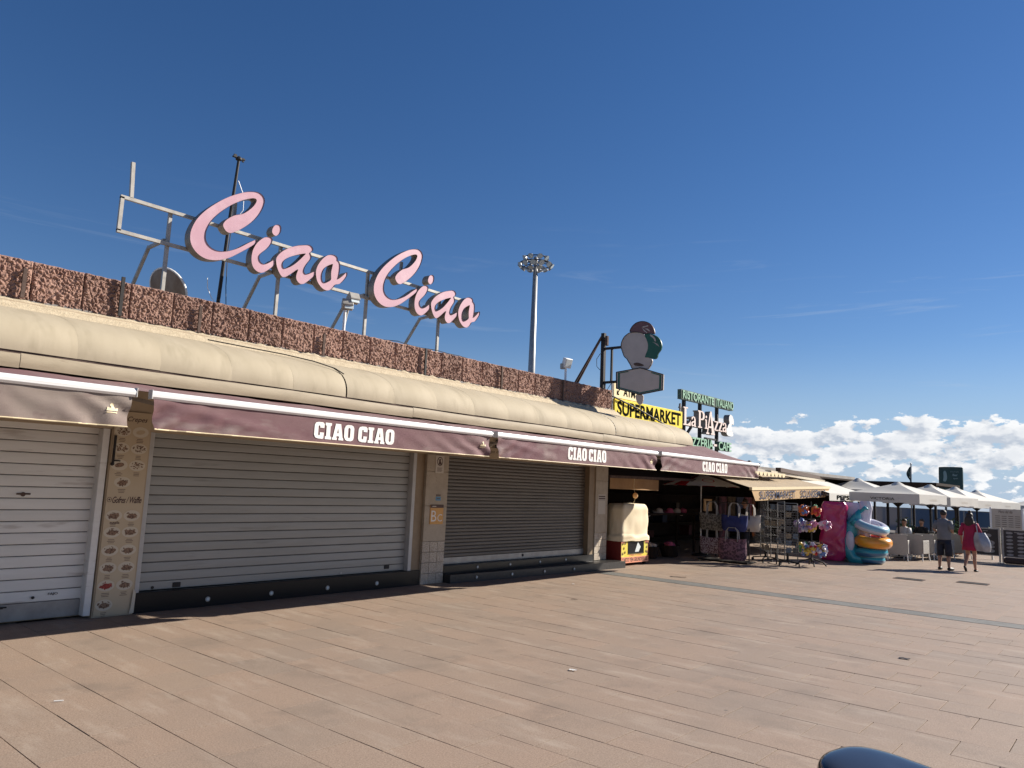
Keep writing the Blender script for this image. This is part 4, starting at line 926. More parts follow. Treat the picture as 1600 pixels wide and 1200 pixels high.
# ================================================================== supermarket awning, inner awning, parasol
MT['beige_cloth'] = material('beige_awning_cloth', (.44, .345, .225), (.39, .30, .195), .8, 1.5, 5, bump=.2, bscale=200, trans=.15)
MT['tan_val'] = material('tan_valance_cloth', (.78, .54, .29), (.72, .49, .26), .8, 2, 5, trans=.35)
MT['blue_print'] = material('blue_grey_print', (.06, .075, .12), None, .8, spec=.1)
MT['orange_cloth'] = material('orange_brown_cloth', (.34, .19, .075), (.28, .15, .055), .8, 3, 5)
MT['brown_cloth'] = material('dark_brown_cloth', (.07, .04, .028), None, .8)
sa = thing('retractable_awning', 'beige awning with SUPERMARKET SOLNISEMAR on its hanging valance', 'awning', (-8.3, 23.1, 2.1))
def zb(y_): return 2.03+.18*(y_-19.87)/6.55
c = MB(); c.grid(lambda s_, t_: (-8.32-1.75*s_, 19.89+6.51*t_, zb(19.89+6.51*t_)+.03 + s_*(2.60-zb(19.89+6.51*t_)) - .03*math.sin(math.pi*s_) + .006*math.sin(t_*40)*math.sin(math.pi*s_)), 10, 50)
c.build('cloth', MT['beige_cloth'], sa, True)
MB().bar((-8.3, 19.85, zb(19.85)), (-8.3, 26.44, zb(26.44)), .075, .08).build('front_bar', MT['hem'], sa)
v = MB(); v.grid(lambda s_, t_: (-8.285+.010*math.sin(s_*23)*(1-t_), 19.87+.26*(1-t_)+(6.55-(.26+.47)*(1-t_))*s_, zb(19.87+6.55*s_)-.035-.29*(1-t_)), 80, 6)
vo = v.build('valance', MT['tan_val'], sa, True)
k = MB()
def sw(p): return Vector((p.x, p.y, p.z + (zb(p.y)-2.03)))
put_text(k, 'SUPERMARKET', 2.75, .225, (-8.262, 20.38, 1.735), bold=.014, warp=sw); put_text(k, 'SOLNISEMAR', 2.40, .225, (-8.262, 23.57, 1.735), bold=.014, warp=sw)
k.build('lettering', MT['blue_print'], vo)
for yy in (20.6, 25.6):
    MB().bar((-8.33, yy, zb(yy)), (-9.2, yy+.4, 2.2), .05).bar((-9.2, yy+.4, 2.2), (-10.0, yy, 2.5), .05).build('folding_arm', MT['galv'], sa)
MB().tube([(-10.06, 19.9, 2.58), (-10.06, 26.4, 2.58)], .05, 10).build('roller', MT['galv'], sa)
ia = thing('retractable_awning', 'half open brown inner awning with an orange brown valance beside the last pillar', 'awning', (-10.2, 17, 2.2))
MB().bar((-10.2, 15.74, 2.17), (-10.2, 22.9, 2.24), .07, .07).build('front_bar', MT['rust_metal'], ia)
c = MB(); c.grid(lambda s_, t_: (-10.22-.9*s_, 15.76+7.1*t_, 2.20+.42*s_), 4, 12); c.build('cloth', MT['brown_cloth'], ia)
v = MB(); v.grid(lambda s_, t_: (-10.185+.012*math.sin(s_*12)*(1-t_), 15.76+2.42*s_, 1.87+.28*t_), 24, 4); v.build('valance', MT['orange_cloth'], ia, True)
MT['red_cloth'] = material('red_parasol_cloth', (.55, .03, .045), None, .7, trans=.3)
MT['white_cloth'] = material('white_parasol_cloth', (.80, .79, .77), (.74, .73, .71), .75, 2, 4, trans=.4)
MT['offwhite'] = material('off_white_parasol_cloth', (.60, .58, .53), (.55, .53, .485), .8, 1.4, 5, trans=.08, c3=(.52, .50, .46), s3=5, t3=(.6, .8))
pp = thing('parasol', 'round red and white panelled parasol open in front of the dark shop', 'parasol', (-10.3, 20.95, 0))
pc = (-10.3, 20.95); PR = 1.14
for q in range(16):
    a0, a1 = R(206+22.5*q), R(206+22.5*(q+1))
    g = MB(); g.grid(lambda s_, t_: (pc[0]+PR*s_*((1-t_)*math.cos(a0)+t_*math.cos(a1)), pc[1]+PR*s_*((1-t_)*math.sin(a0)+t_*math.sin(a1)), 2.40-.34*s_**1.3+.01*math.sin(math.pi*t_)*s_), 6, 3)
    g.build('panel', MT['red_cloth' if q in (0, 2, 9, 11, 13) else 'white_cloth'], pp, True)
g = MB()
for q in range(14):
    a_ = 2*math.pi*q/14; rr_ = .17
    c_ = Vector((pc[0]+.72*math.cos(R(312)), pc[1]+.72*math.sin(R(312)), 0)); tx_ = Vector((-math.sin(R(312)), math.cos(R(312)), 0)); rd = Vector((math.cos(R(312)), math.sin(R(312)), 0))
    def LP(a): 
        p = c_+tx_*rr_*math.cos(a)+rd*rr_*.9*math.sin(a); s_ = math.hypot(p.x-pc[0], p.y-pc[1])/PR; return Vector((p.x, p.y, 2.40-.34*s_**1.3+.012))
    g.bar(LP(a_), LP(a_+.47), .03, .006)
g.build('red_emblem', MT['red_cloth'], pp)
for q in range(8):
    a0 = R(206+45*q)
    MB().bar((pc[0], pc[1], 2.33), (pc[0]+1.1*math.cos(a0), pc[1]+1.1*math.sin(a0), 2.05), .012).build('rib', MT['galv'], pp)
MB().tube([(pc[0], pc[1], .02), (pc[0], pc[1], 2.40)], .02, 8).build('pole', MT['white'], pp)
MB().lathe((pc[0], pc[1], 0), [(.24, 0), (.24, .05), (.05, .08), (.04, .3)], 16).build('foot', MT['black_metal'], pp)
# closed awning cassettes over the shop front further on
MT['cream_metal'] = material('cream_cassette', (.55, .48, .36), (.48, .41, .30), .5, 4)
ca = thing('closed_awning', 'rolled up dark brown awning in a cream cassette above the beige awning', 'awning', (-9.3, 27, 2.6))
MB().bar((-9.12, 24.0, 2.70), (-9.75, 30.2, 2.60), .16, .13).build('rolled_cloth', MT['brown_cloth'], ca)
MB().bar((-9.14, 23.2, 2.60), (-9.75, 30.2, 2.48), .2, .09).build('cassette', MT['cream_metal'], ca)
sc = thing('scalloped_awning', 'short cream awning with scalloped edge at the roof corner behind the last maroon awning', 'awning', (-9.0, 21.5, 2.5))
c = MB(); c.grid(lambda s_, t_: (-8.86-.8*s_, 19.7+4.2*t_, 2.55+.16*s_), 3, 10); c.build('cloth', MT['cream_metal'], sc)
g = MB()
for q in range(14): g.poly([[(0, 0), (.05, -.09), (.15, -.13), (.25, -.09), (.3, 0)]], (-8.85, 19.7+.3*q, 2.56), (0, 1, 0), (0, 0, 1), .006)
g.build('scallop_edge', MT['hem'], sc)
pa_ = thing('grey_awning', 'pale grey awning with PEPSI on its valance behind the pink inflatable', 'awning', (-8.2, 28, 2))
c = MB(); c.grid(lambda s_, t_: (-8.05-1.5*s_, 25.6+4.6*t_, 2.02+.45*s_), 4, 10); c.build('cloth', MT['offwhite'], pa_)
c = MB(); c.grid(lambda s_, t_: (-8.04, 25.6+4.6*s_, 1.78+.24*t_), 20, 2); vv = c.build('valance', MT['offwhite'], pa_)
k = MB(); put_text(k, 'PEPSI', 1.5, .15, (-8.03, 26.35, 1.82), bold=.03); k.build('lettering', MT['sign_black'], vv)
MB().bar((-8.05, 25.6, 2.0), (-9.6, 25.6, 2.47), .05).bar((-8.05, 30.2, 2.0), (-9.6, 30.2, 2.47), .05).build('arm', MT['black_metal'], pa_)
# ================================================================== ride-on popcorn cart
MT['cart_yellow'] = material('yellow_cart_panel', (.74, .55, .06), (.68, .62, .12), .45, 3, 4)
MT['cart_red'] = material('dark_red_cart_side', (.20, .018, .014), None, .5)
MT['cart_orange'] = material('salmon_cart_trim', (.70, .27, .16), None, .5)
MT['cover'] = material('cream_cover_sheet', (.70, .60, .42), (.62, .52, .35), .7, 2, 5)
ct = thing('snack_cart', 'small yellow and red cart under a loose cream cover beside the last pillar', 'cart', (0, 0, 0))
ct.rotation_euler[2] = 0.0
x0, x1, y0, y1 = -.65, .65, 0.0, .50
MB().bx(x0, x0+.02, y0, y1, .10, .62).bx(x1-.02, x1, y0, y1, .10, .62).bx(x0+.02, x1-.02, y1-.02, y1, .1, .62).build('side_panel', MT['cart_red'], ct)
MB().bx(x0+.021, x1-.021, y0+.002, y0+.022, .22, .62).build('front_panel', MT['cart_yellow'], ct)
MB().bx(x0+.005, x1-.005, y0-.012, y0+.02, .075, .22).bx(x0+.0, x0+.16, y0-.008, y0+.001, .56, .63).bx(x1-.16, x1, y0-.008, y0+.001, .54, .63).build('front_trim', MT['cart_orange'], ct)
MB().bx(x0+.32, x1-.22, y0-.006, y0+.001, .30, .58).build('window', MT['glass_lamp'] if False else MT['black_granite'], ct)
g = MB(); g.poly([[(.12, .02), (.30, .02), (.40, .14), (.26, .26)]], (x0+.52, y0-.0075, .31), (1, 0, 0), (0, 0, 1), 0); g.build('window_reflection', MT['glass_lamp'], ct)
MB().bx(x0+.32, x1-.22, y0-.014, y0-.006, .29, .302).bx(x0+.32, x1-.22, y0-.014, y0-.006, .58, .592).build('window_frame', MT['black_metal'], ct)
g = MB()
for cx_, cz_ in ((.08, .54), (.19, .55), (.08, .30), (.18, .33), (.13, .43), (x1-x0-.11, .55), (x1-x0-.05, .54), (x1-x0-.11, .33), (x1-x0-.05, .31), (x1-x0-.08, .43)):
    g.poly([ell(cx_, cz_, .022, .03, 8)], (x0, y0-.0095, 0), (1, 0, 0), (0, 0, 1), 0).poly([[(cx_-.02, cz_+.03), (cx_+.02, cz_+.045), (cx_, cz_+.02)]], (x0, y0-.010, 0), (1, 0, 0), (0, 0, 1), 0)
put_text(g, 'CARTO YEN GRUNDSERVEIS', x1-x0-.08, .10, (x0+.04, y0-.0135, .10), u=(1, 0, 0), bold=.03)
g.build('print', MT['menu_brown'], ct)
g = MB(); put_text(g, 'COMPRE SU BONO', .6, .04, (x0+.38, y0-.0005, .235), u=(1, 0, 0), bold=.02); g.build('red_print', MT['cart_orange'], ct)
cv = MB()
def cover(s_, t_):
    a = 2*math.pi*s_; hw, hd = (x1-x0)/2+.012, (y1-y0)/2+.02
    ca_, sa_ = math.cos(a), math.sin(a); m_ = max(abs(ca_), abs(sa_)); sqx, sqy = ca_/m_, sa_/m_
    rx = .35*ca_*1.2+.65*sqx; ry = .35*sa_*1.2+.65*sqy
    w = 1.0-.05*t_ if t_ < .8 else (.96-.12*(t_-.8)/.12 if t_ < .92 else max(0.0, .84*(1-(t_-.92)/.08)))
    if t_ < .12: w = 1.06
    elif t_ < .2: w = .985
    z = .60 + .98*t_ if t_ < .92 else .60+.9016+.02*((t_-.92)/.08)
    nz = noise.noise((math.cos(a)*1.6, math.sin(a)*1.6, t_*3))*.045 + noise.noise((math.cos(a)*5, math.sin(a)*5, t_*3))*.02
    return ((x0+x1)/2 + rx*hw*w*(1+nz*(t_ > .1)), (y0+y1)/2 + ry*hd*w*(1+nz*2*(t_ > .1)), z+nz*.5)
cv.grid(cover, 64, 26); cv.build('cover_sheet', MT['cover'], ct, True)
for xx in (x0+.08, x1-.08):
    for yy in (y0+.07, y1-.07): MB().tube([(xx-.02, yy, .045), (xx+.02, yy, .045)], .045, 12).box((xx, yy, .085), (.05, .05, .04)).build('castor', MT['black_metal'], ct)
MB().bx(x0+.03, x1-.03, y0+.03, y1-.03, .075, .10).build('base', MT['cart_orange'], ct)
ct.location = (-9.93, 16.58, 0); ct.rotation_euler[2] = R(90)
pw = thing('string_toy', 'small tan ball toy hanging on a thin string in front of the dark shop', 'toy', (-10.05, 16.75, 1.72))
MB().ball((-10.05, 16.75, 1.72), (.07, .06, .075)).build('ball', MT['tan_val'], pw, True)
MB().tube([(-10.08, 16.75, 2.15), (-10.1, 16.75, 1.95), (-10.06, 16.75, 1.78)], .005, 4).tube([(-10.04, 16.74, 1.66), (-10.12, 16.73, 1.45), (-10.2, 16.72, 1.22)], .006, 4).build('string', MT['hem'], pw)
# ================================================================== goods inside the shop
tb = thing('display_table', 'dark display table inside the shop holding sun hats', 'table', (-11.3, 20, 0))
MB().bx(-11.7, -10.9, 18.0, 22.0, 1.16, 1.22).build('top', MT['dark_wood'], tb)
for yy in (18.1, 21.9):
    for xx in (-11.6, -11.0): MB().bx(xx-.03, xx+.03, yy-.03, yy+.03, 0, 1.16).build('leg', MT['dark_wood'], tb)
MT['pink_straw'] = material('pink_straw', (.50, .10, .17), (.42, .07, .13), .8, 30); MT['pale_straw'] = material('pale_straw', (.45, .36, .30), None, .8)
for q, (yy, m_, lab) in enumerate(((18.5, 'pink_straw', 'pink sun hat at the left end of the dark table'), (19.0, 'pale_straw', 'pale sun hat near the left end of the dark table'), (19.85, 'pale_straw', 'pale sun hat in the middle of the dark table'), (20.5, 'pink_straw', 'pink sun hat right of the pale one mid table'), (20.95, 'pale_straw', 'pale sun hat between two pink ones on the dark table'), (21.35, 'pink_straw', 'pink sun hat at the right end of the dark table'))):
    h = MB().lathe((-11.1, yy, 1.225), [(.20, 0), (.19, .015), (.11, .025), (.105, .06), (.09, .11), (.05, .135), (.001, .14)], 14, (random.uniform(.2, .6), random.uniform(-.2, .2), 1)).build('sun_hat', MT[m_], None, True); tag(h, lab, 'hat', 'sun hats on the dark table')
shf = thing('shop_shelf', 'dark shelving along the back wall of the shop with mixed goods', 'shelf', (-13.6, 24, 0))
for zz in (.2, .7, 1.2, 1.7): MB().bx(-14.0, -13.4, 16.5, 32, zz, zz+.03).build('shelf_board', MT['dark_wood'], shf)
MT['goods'] = [material('boxed_goods_%s' % n_, c_, None, .8) for n_, c_ in (('red', (.07, .012, .012)), ('blue', (.015, .025, .06)), ('tan', (.08, .06, .04)))]
for q in range(14):
    yy = 17+q*1.05+random.uniform(-.2, .2); z_ = (.23, .73, 1.23)[q % 3]
    MB().bx(-13.9, -13.5, yy, yy+random.uniform(.2, .4), z_, z_+random.uniform(.15, .4)).build('goods_box', MT['goods'][q % 3], shf)
tp = thing('price_board', 'square tan price board on a thin post among the bag racks', 'notice', (-10.1, 21, 0))
MB().bx(-10.12, -10.09, 20.75, 21.25, 1.33, 1.68).build('board', MT['tan_val'], tp); MB().tube([(-10.11, 21, 0), (-10.11, 21, 1.34)], .02, 8).build('post', MT['galv'], tp)
g = MB(); put_text(g, '2', .1, .14, (-10.088, 20.95, 1.47), bold=.02); g.build('print', MT['sign_black'], tp)
# hanging beach towels and low baskets fill the dark front of the shop
TW = [material('towel_%s' % n_, c_, d_, .9, 9, 2, .46, .54, stretch=(1, 1, .4)) for n_, c_, d_ in (('plum', (.10, .035, .05), (.03, .012, .02)), ('sand', (.14, .10, .06), (.06, .04, .025)), ('navy', (.02, .03, .08), (.05, .06, .09)), ('rose', (.20, .06, .08), (.09, .03, .04)), ('orange', (.30, .10, .03), (.10, .04, .02)), ('grey', (.10, .10, .10), (.04, .04, .045)))]
tr_ = thing('towel_rail', 'dark rail on posts holding beach towels across the shop front', 'rail', (-9.9, 22.9, 0))
MB().bar((-9.95, 21.2, 1.75), (-9.95, 25.2, 1.75), .03).build('rail', MT['black_metal'], tr_)
for yy in (21.25, 25.15): MB().bar((-9.95, yy, 0), (-9.95, yy, 1.75), .035).build('post', MT['black_metal'], tr_)
for q, (nm_, pos_) in enumerate((('plum patterned', 'leftmost on the rail'), ('sand coloured', 'second on the rail'), ('dark navy', 'third on the rail'), ('rose striped', 'fourth on the rail'), ('narrow orange', 'fifth on the rail'), ('grey patterned', 'rightmost on the rail'))):
    y0_ = 21.4+.62*q; w_ = .2 if q == 4 else .52; h_ = (1.2, 1.0, 1.3, 1.1, 1.25, 1.15)[q]
    g = MB(); g.grid(lambda s_, t_: (-9.92+.03*math.sin(s_*11+q)*t_, y0_+w_*s_, 1.77-h_*t_), 14, 6); g.grid(lambda s_, t_: (-9.98+.03*math.sin(s_*9+q)*t_, y0_+w_*s_, 1.77-h_*.8*t_), 14, 6); g.bx(-9.98, -9.92, y0_, y0_+w_, 1.768, 1.775)
    tag(g.build('beach_towel', TW[q], None), nm_+' beach towel hanging '+pos_+' in the dark shop', 'towel', 'beach towels on the shop rail')
for q, (xx, yy, col_, lab) in enumerate(((-10.7, 18.6, 'pale_straw', 'low basket of pale goods beneath the sun hats'), (-10.6, 19.6, 'pink_straw', 'low basket of pinkish goods beneath the sun hats'))):
    bk_ = thing('goods_basket', lab, 'basket', (xx, yy, 0), 0, 'baskets under the hat table')
    MB().lathe((xx, yy, .02), [(.22, 0), (.30, .30), (.31, .32), (.28, .30), (.21, .04)], 16).build('basket', MT['dark_wood'], bk_)
    rr = random.Random(q)
    for t in range(7):
        MB().ball((xx+rr.uniform(-.16, .16), yy+rr.uniform(-.16, .16), .33+rr.uniform(0, .06)), (.09, .07, .06), 8, 6).build('soft_toy', MT[col_], bk_, True)
# ================================================================== racks of bags
MT['bag_dark'] = material('olive_patterned_bag_cloth', (.06, .055, .045), (.20, .18, .15), .8, 22, 3, .45, .55)
MT['bag_blue'] = material('blue_bag_cloth', (.012, .02, .10), (.02, .03, .14), .7, 8)
MT['bag_lilac'] = material('pink_paisley_bag_cloth', (.24, .12, .15), (.08, .04, .055), .8, 17, 2, .46, .54)
MT['bag_check'] = material('white_check_bag_cloth', (.36, .29, .31), (.12, .06, .075), .8, 34, 0, .48, .52)
MT['handle'] = material('cream_bag_strap', (.36, .33, .29), None, .8)
rk = thing('bag_rack', 'black stand carrying beach bags in front of the supermarket', 'rack', (-9.0, 20.1, 0))
MB().bx(-9.8, -8.35, 19.75, 20.35, .02, .05).build('base', MT['black_metal'], rk)
for xx in (-9.7, -9.05, -8.45): MB().tube([(xx, 20.1, .05), (xx, 20.1, 1.62)], .018, 8).build('post', MT['black_metal'], rk)
for zz in (.90, 1.62): MB().bar((-9.72, 20.1, zz), (-8.43, 20.1, zz), .025).build('hanger_bar', MT['black_metal'], rk)
def bag(lab, cx_, cy_, z0, w, h, d_, mat, hz, flare=1.1, rz=.15):
    b_ = thing('beach_bag', lab, 'bag', (cx_, cy_, z0), rz, 'beach bags hanging on the black stand')
    def sh(s_, t_):
        a = 2*math.pi*s_; c_, s2 = math.cos(a), math.sin(a)
        k_ = (1+(flare-1)*t_)*(1 if t_ > .12 else .86+.14*t_/.12); bul = .75+.5*math.sin(math.pi*min(1, t_*1.1))
        X = w/2*k_*math.copysign(abs(c_)**.6, c_); Y = d_/2*math.copysign(abs(s2)**.7, s2)*bul
        p = Vector((X, Y, h*t_ - .03*(1-abs(c_))*t_)); p += Vector((0, 1, 0))*noise.noise((X*9, t_*3, cx_))*.03
        return wm(b_) @ p
    g = MB(); g.grid(sh, 32, 10); vs = [sh(i/32, 0) for i in range(32)]; g.add(vs, [list(range(32))]); g.build('body', mat, b_, True)
    for yy in (-d_/2*.8, d_/2*.8):
        pts = [wm(b_) @ Vector((-w*.22, yy, h*.86)), wm(b_) @ Vector((-w*.20, yy*.6, h+hz*.7)), wm(b_) @ Vector((-w*.12, yy*.4, h+hz)), wm(b_) @ Vector((w*.12, yy*.4, h+hz)), wm(b_) @ Vector((w*.2, yy*.6, h+hz*.7)), wm(b_) @ Vector((w*.22, yy, h*.86))]
        hb = MB()
        for a_, c_ in zip(pts[:-1], pts[1:]): hb.bar(a_, c_, .04, .012)
        hb.build('handle', MT['handle'], b_)
    return b_
bag('dark olive patterned beach bag, upper left on the stand', -9.42, 19.85, .84, .66, .48, .18, MT['bag_dark'], .30)
bag('plain dark blue beach bag with cream handles, upper right on the stand', -8.72, 19.75, .86, .66, .44, .2, MT['bag_blue'], .32)
bag('white and plum checked beach bag, lower left on the stand', -9.42, 19.85, .20, .66, .46, .16, MT['bag_check'], .26, 1.02)
bag('round pink paisley beach bag, lower right on the stand', -8.72, 19.62, .10, .76, .58, .24, MT['bag_lilac'], .28, 1.0)
bag('grey striped bag hanging behind the blue one on the stand', -8.45, 20.2, .86, .5, .46, .2, MT['notice'], .28)
for q, (xx, zz, mt_) in enumerate(((-9.3, .2, 'bag_dark'), (-8.55, .18, 'bag_dark'))):
    pass
# ================================================================== wire postcard racks
MT['wire'] = material('grey_wire', (.19, .185, .18), (.13, .125, .12), .5, 20, metal=.3)
MT['cards'] = [material('card_%s' % n_, c_, (c_[0]*.5, c_[1]*.5, c_[2]*.5), .5, 18, 2) for n_, c_ in (('blue', (.16, .24, .34)), ('sand', (.40, .34, .25)), ('white', (.50, .49, .47)), ('dark', (.10, .11, .12)))]
def wire_rack(lab, cx_, cy_, tiers, rz, w=.52, h=1.68):
    r_ = thing('postcard_rack', lab, 'rack', (cx_, cy_, 0), rz, 'wire racks with postcards')
    T = lambda x, y, z: wm(r_) @ Vector((x, y, z))
    fr_ = MB()
    for xx in (-w/2, w/2): fr_.bar(T(xx, 0, .12), T(xx, 0, h), .022)
    fr_.bar(T(-w/2, 0, h), T(w/2, 0, h), .02); fr_.build('frame', MT['wire'], r_)
    for q in range(4):
        a = math.pi/4+math.pi/2*q
        l = MB().bar(T(0, 0, .13), T(.36*math.cos(a), .36*math.sin(a), .09), .03).tube([T(.36*math.cos(a)-.012, .36*math.sin(a), .04), T(.36*math.cos(a)+.012, .36*math.sin(a), .04)], .042, 10).build('foot', MT['black_metal'], r_)
    MB().bar(T(0, 0, .1), T(0, 0, .4), .05).build('stem', MT['black_metal'], r_)
    for q in range(tiers):
        z = .30+(h-.36)*q/tiers; g = MB(); y_f, y_b = -.20, -.02
        for xx in [-w/2+w*i/7 for i in range(8)]:
            g.bar(T(xx, y_b, z), T(xx, y_f, z+.05), .006).bar(T(xx, y_f, z+.05), T(xx, y_f-.05, z+.19), .006)
        for a_, b_ in (((y_f, z+.05), (y_f, z+.05)), ((y_f-.025, z+.12), 0), ((y_f-.05, z+.19), 0), ((y_b, z), 0)): g.bar(T(-w/2, a_[0], a_[1]), T(w/2, a_[0], a_[1]), .009)
        g.build('wire_basket', MT['wire'], r_)
        for i in range(3):
            if random.random() < .6:
                xx = -w/2+.09+i*.17
                g = MB(); g.add([T(xx-.07, y_f+.015, z+.06), T(xx+.07, y_f+.015, z+.06), T(xx+.07, y_f-.03, z+.20), T(xx-.07, y_f-.03, z+.20)], [(0, 1, 2, 3)]); g.build('card', random.choice(MT['cards']), r_)
    return r_
wire_rack('grey wire postcard rack on castors, the nearer right hand one', -7.62, 20.7, 7, .5)
wire_rack('grey wire rack with tall frame just left of the nearer rack', -8.05, 21.0, 6, -.1, .5, 1.72)
wire_rack('dark wire rack half hidden between bags and the taller racks', -8.55, 21.5, 6, -.6, .5, 1.5)
# ================================================================== bright toy bundles on a stand
TOY = [material('toy_%s' % n_, c_, None, .4, coat=.2) for n_, c_ in (('red', (.55, .03, .04)), ('orange', (.70, .18, .03)), ('yellow', (.72, .50, .08)), ('lilac', (.42, .27, .48)), ('blue', (.10, .20, .48)), ('pale', (.64, .58, .66)), ('green', (.12, .35, .15)), ('pink', (.65, .22, .36)))]
ts = thing('toy_stand', 'black stand on splayed legs holding bright bundles of wrapped toys', 'stand', (-7.15, 21.2, 0))
MB().tube([(-7.15, 21.2, .1), (-7.15, 21.2, 1.75)], .02, 8).build('post', MT['black_metal'], ts)
for q in range(4):
    a = .5+math.pi/2*q; MB().tube([(-7.15, 21.2, .22), (-7.15+.3*math.cos(a), 21.2+.3*math.sin(a), .12), (-7.15+.38*math.cos(a), 21.2+.38*math.sin(a), .03)], .02, 8).build('leg', MT['black_metal'], ts)
for zz in (.66, 1.27, 1.62): MB().bar((-7.45, 21.15, zz), (-6.85, 21.2, zz), .015).bar((-7.15, 20.9, zz), (-7.15, 21.5, zz), .015).build('arm', MT['black_metal'], ts)
def bundle(lab, c_, rad, pal, seed, n_=26):
    b_ = thing('toy_bundle', lab, 'toy', c_, 0, 'toy bundles on the black stand'); rr = random.Random(seed)
    for pi_ in range(len(pal)):
        g = MB()
        for q in range(n_//len(pal)+1):
            d_ = Vector((rr.gauss(0, 1), rr.gauss(0, 1), rr.gauss(0, 1))).normalized()*rr.uniform(.55, 1.0)
            p = Vector(c_)+Vector((d_.x*rad[0], d_.y*rad[1], d_.z*rad[2]))
            b0 = len(g.v); g.ball(p, (rr.uniform(.03, .065), rr.uniform(.03, .065), rr.uniform(.035, .075)), 10, 8)
            for i in range(b0, len(g.v)): g.v[i] = tuple(Vector(g.v[i]) + noise.noise_vector(Vector(g.v[i])*30)*.036)
        g.build('wrapped_toy', TOY[pal[pi_]], b_)
    MB().bar((c_[0], c_[1], c_[2]+rad[2]), (c_[0], c_[1], c_[2]+rad[2]+.08), .008).build('hook', MT['black_metal'], b_)
bundle('orange and red toy bundle, top left on the stand', (-7.32, 21.1, 1.50), (.12, .12, .12), (0, 1, 4), 1)
bundle('orange and red toy bundle, top right on the stand', (-7.0, 21.15, 1.51), (.12, .12, .13), (1, 0, 1, 6), 2)
bundle('lilac toy bundle, middle left on the stand', (-7.38, 21.05, 1.08), (.17, .14, .16), (3, 5, 4), 3, 34)
bundle('lilac and white toy bundle, centre of the middle row on the stand', (-7.1, 21.0, 1.10), (.17, .14, .17), (5, 3, 7, 2), 4, 34)
bundle('pale lilac toy bundle sticking out right of the middle row', (-6.78, 21.2, 1.12), (.18, .12, .11), (5, 3, 7), 5, 26)
bundle('yellow and blue toy bundle, bottom left on the stand', (-7.33, 21.05, .46), (.15, .13, .17), (2, 4, 5, 6), 6, 32)
bundle('yellow and red toy bundle, bottom middle on the stand', (-7.08, 21.1, .48), (.13, .12, .15), (2, 0, 5), 7, 28)
bundle('yellow and blue toy bundle, bottom right on the stand', (-6.86, 21.15, .46), (.13, .12, .17), (2, 4, 5), 8, 28)
# ================================================================== inflatables
def plastic(nm, c1, c2=None, s=3): return material(nm, c1, c2, .28, s, 3, coat=.4)
MT['inf_pink'] = plastic('pink_vinyl', (.50, .025, .13), (.44, .015, .10)); MT['inf_teal'] = plastic('teal_vinyl', (.02, .26, .33), (.03, .33, .38)); MT['inf_white'] = plastic('white_vinyl', (.66, .65, .70), (.56, .55, .66))
MT['inf_orange'] = plastic('orange_vinyl', (.80, .28, .02), (.75, .36, .03)); MT['inf_red'] = plastic('red_vinyl', (.42, .03, .03)); MT['inf_blue'] = plastic('blue_vinyl', (.04, .12, .25), (.06, .2, .3)); MT['inf_lb'] = plastic('pale_blue_vinyl', (.30, .50, .58))
def pillow(mb, T, w, d_, h, n_=16):
    def fn(s_, t_):
        a = 2*math.pi*s_; c_, s2 = math.cos(a), math.sin(a)
        e = min(1, min(t_, 1-t_)/.09); k_ = .80+.2*(e*(2-e))
        z = h*t_; X = w/2*k_*math.copysign(abs(c_)**.45, c_); Y = d_/2*k_*math.copysign(abs(s2)**.55, s2)
        Y += .015*math.sin(t_*9+X*5) + .03*noise.noise((X*7, z*5, 2)) + .012*noise.noise((X*22, z*9, 5)); X += .012*math.sin(t_*16+Y*8) + .02*noise.noise((z*6, Y*6, 7))
        return T(X, Y, z)
    mb.grid(fn, 72, 44); mb.add([fn(i/36, 1) for i in range(36)], [list(range(36))[::-1]]); mb.add([fn(i/36, 0) for i in range(36)], [list(range(36))])
    return mb
pk = thing('inflatable_mattress', 'tall shiny pink inflatable mattress standing upright', 'inflatable', (-7.38, 23.85, 0), .15)
pillow(MB(), lambda x, y, z: wm(pk) @ Vector((x-.04*(1-z), y, z+.02)), .74, .42, 1.74).build('mattress', MT['inf_pink'], pk, True)
pk2 = thing('inflatable_mattress', 'pale grey inflatable mattress standing right behind the pink one', 'inflatable', (-7.05, 24.3, 0), .15)
pillow(MB(), lambda x, y, z: wm(pk2) @ Vector((x, y, z+.02)), .66, .3, 1.74).build('mattress', MT['inf_white'], pk2, True)
dl = thing('inflatable_dolphin', 'teal inflatable dolphin leaning upright beside the pink mattress', 'inflatable', (-6.85, 23.95, 0))
pts = [(-6.55, 23.9, .10), (-6.80, 23.95, .10), (-6.98, 24, .35), (-6.98, 24, .75), (-6.88, 24, 1.10), (-6.74, 24, 1.38), (-6.66, 23.95, 1.56)]
MB().tube(pts, [.10, .20, .25, .23, .19, .12, .03], 18).build('body', MT['inf_teal'], dl, True)
MB().tube([(-6.86, 23.9, 1.12), (-6.72, 23.86, 1.22), (-6.58, 23.86, 1.18)], [.10, .085, .02], 12).tube([(-6.66, 24, 1.5), (-6.50, 23.95, 1.62), (-6.42, 23.95, 1.58)], [.05, .06, .02], 10).build('fin', MT['inf_teal'], dl, True)
MB().ball((-6.90, 23.80, .62), (.13, .07, .30), 14, 10).build('belly', MT['inf_white'], dl, True)
wf = thing('inflatable_wing', 'white inflatable wing shape standing up behind the teal dolphin', 'inflatable', (-6.62, 24.25, .02))
pillow(MB(), lambda x, y, z: Vector((-6.64+x+.06*(z-.9), 24.3+y, z+.02)), .36, .2, 1.80).build('wing', MT['inf_white'], wf, True)
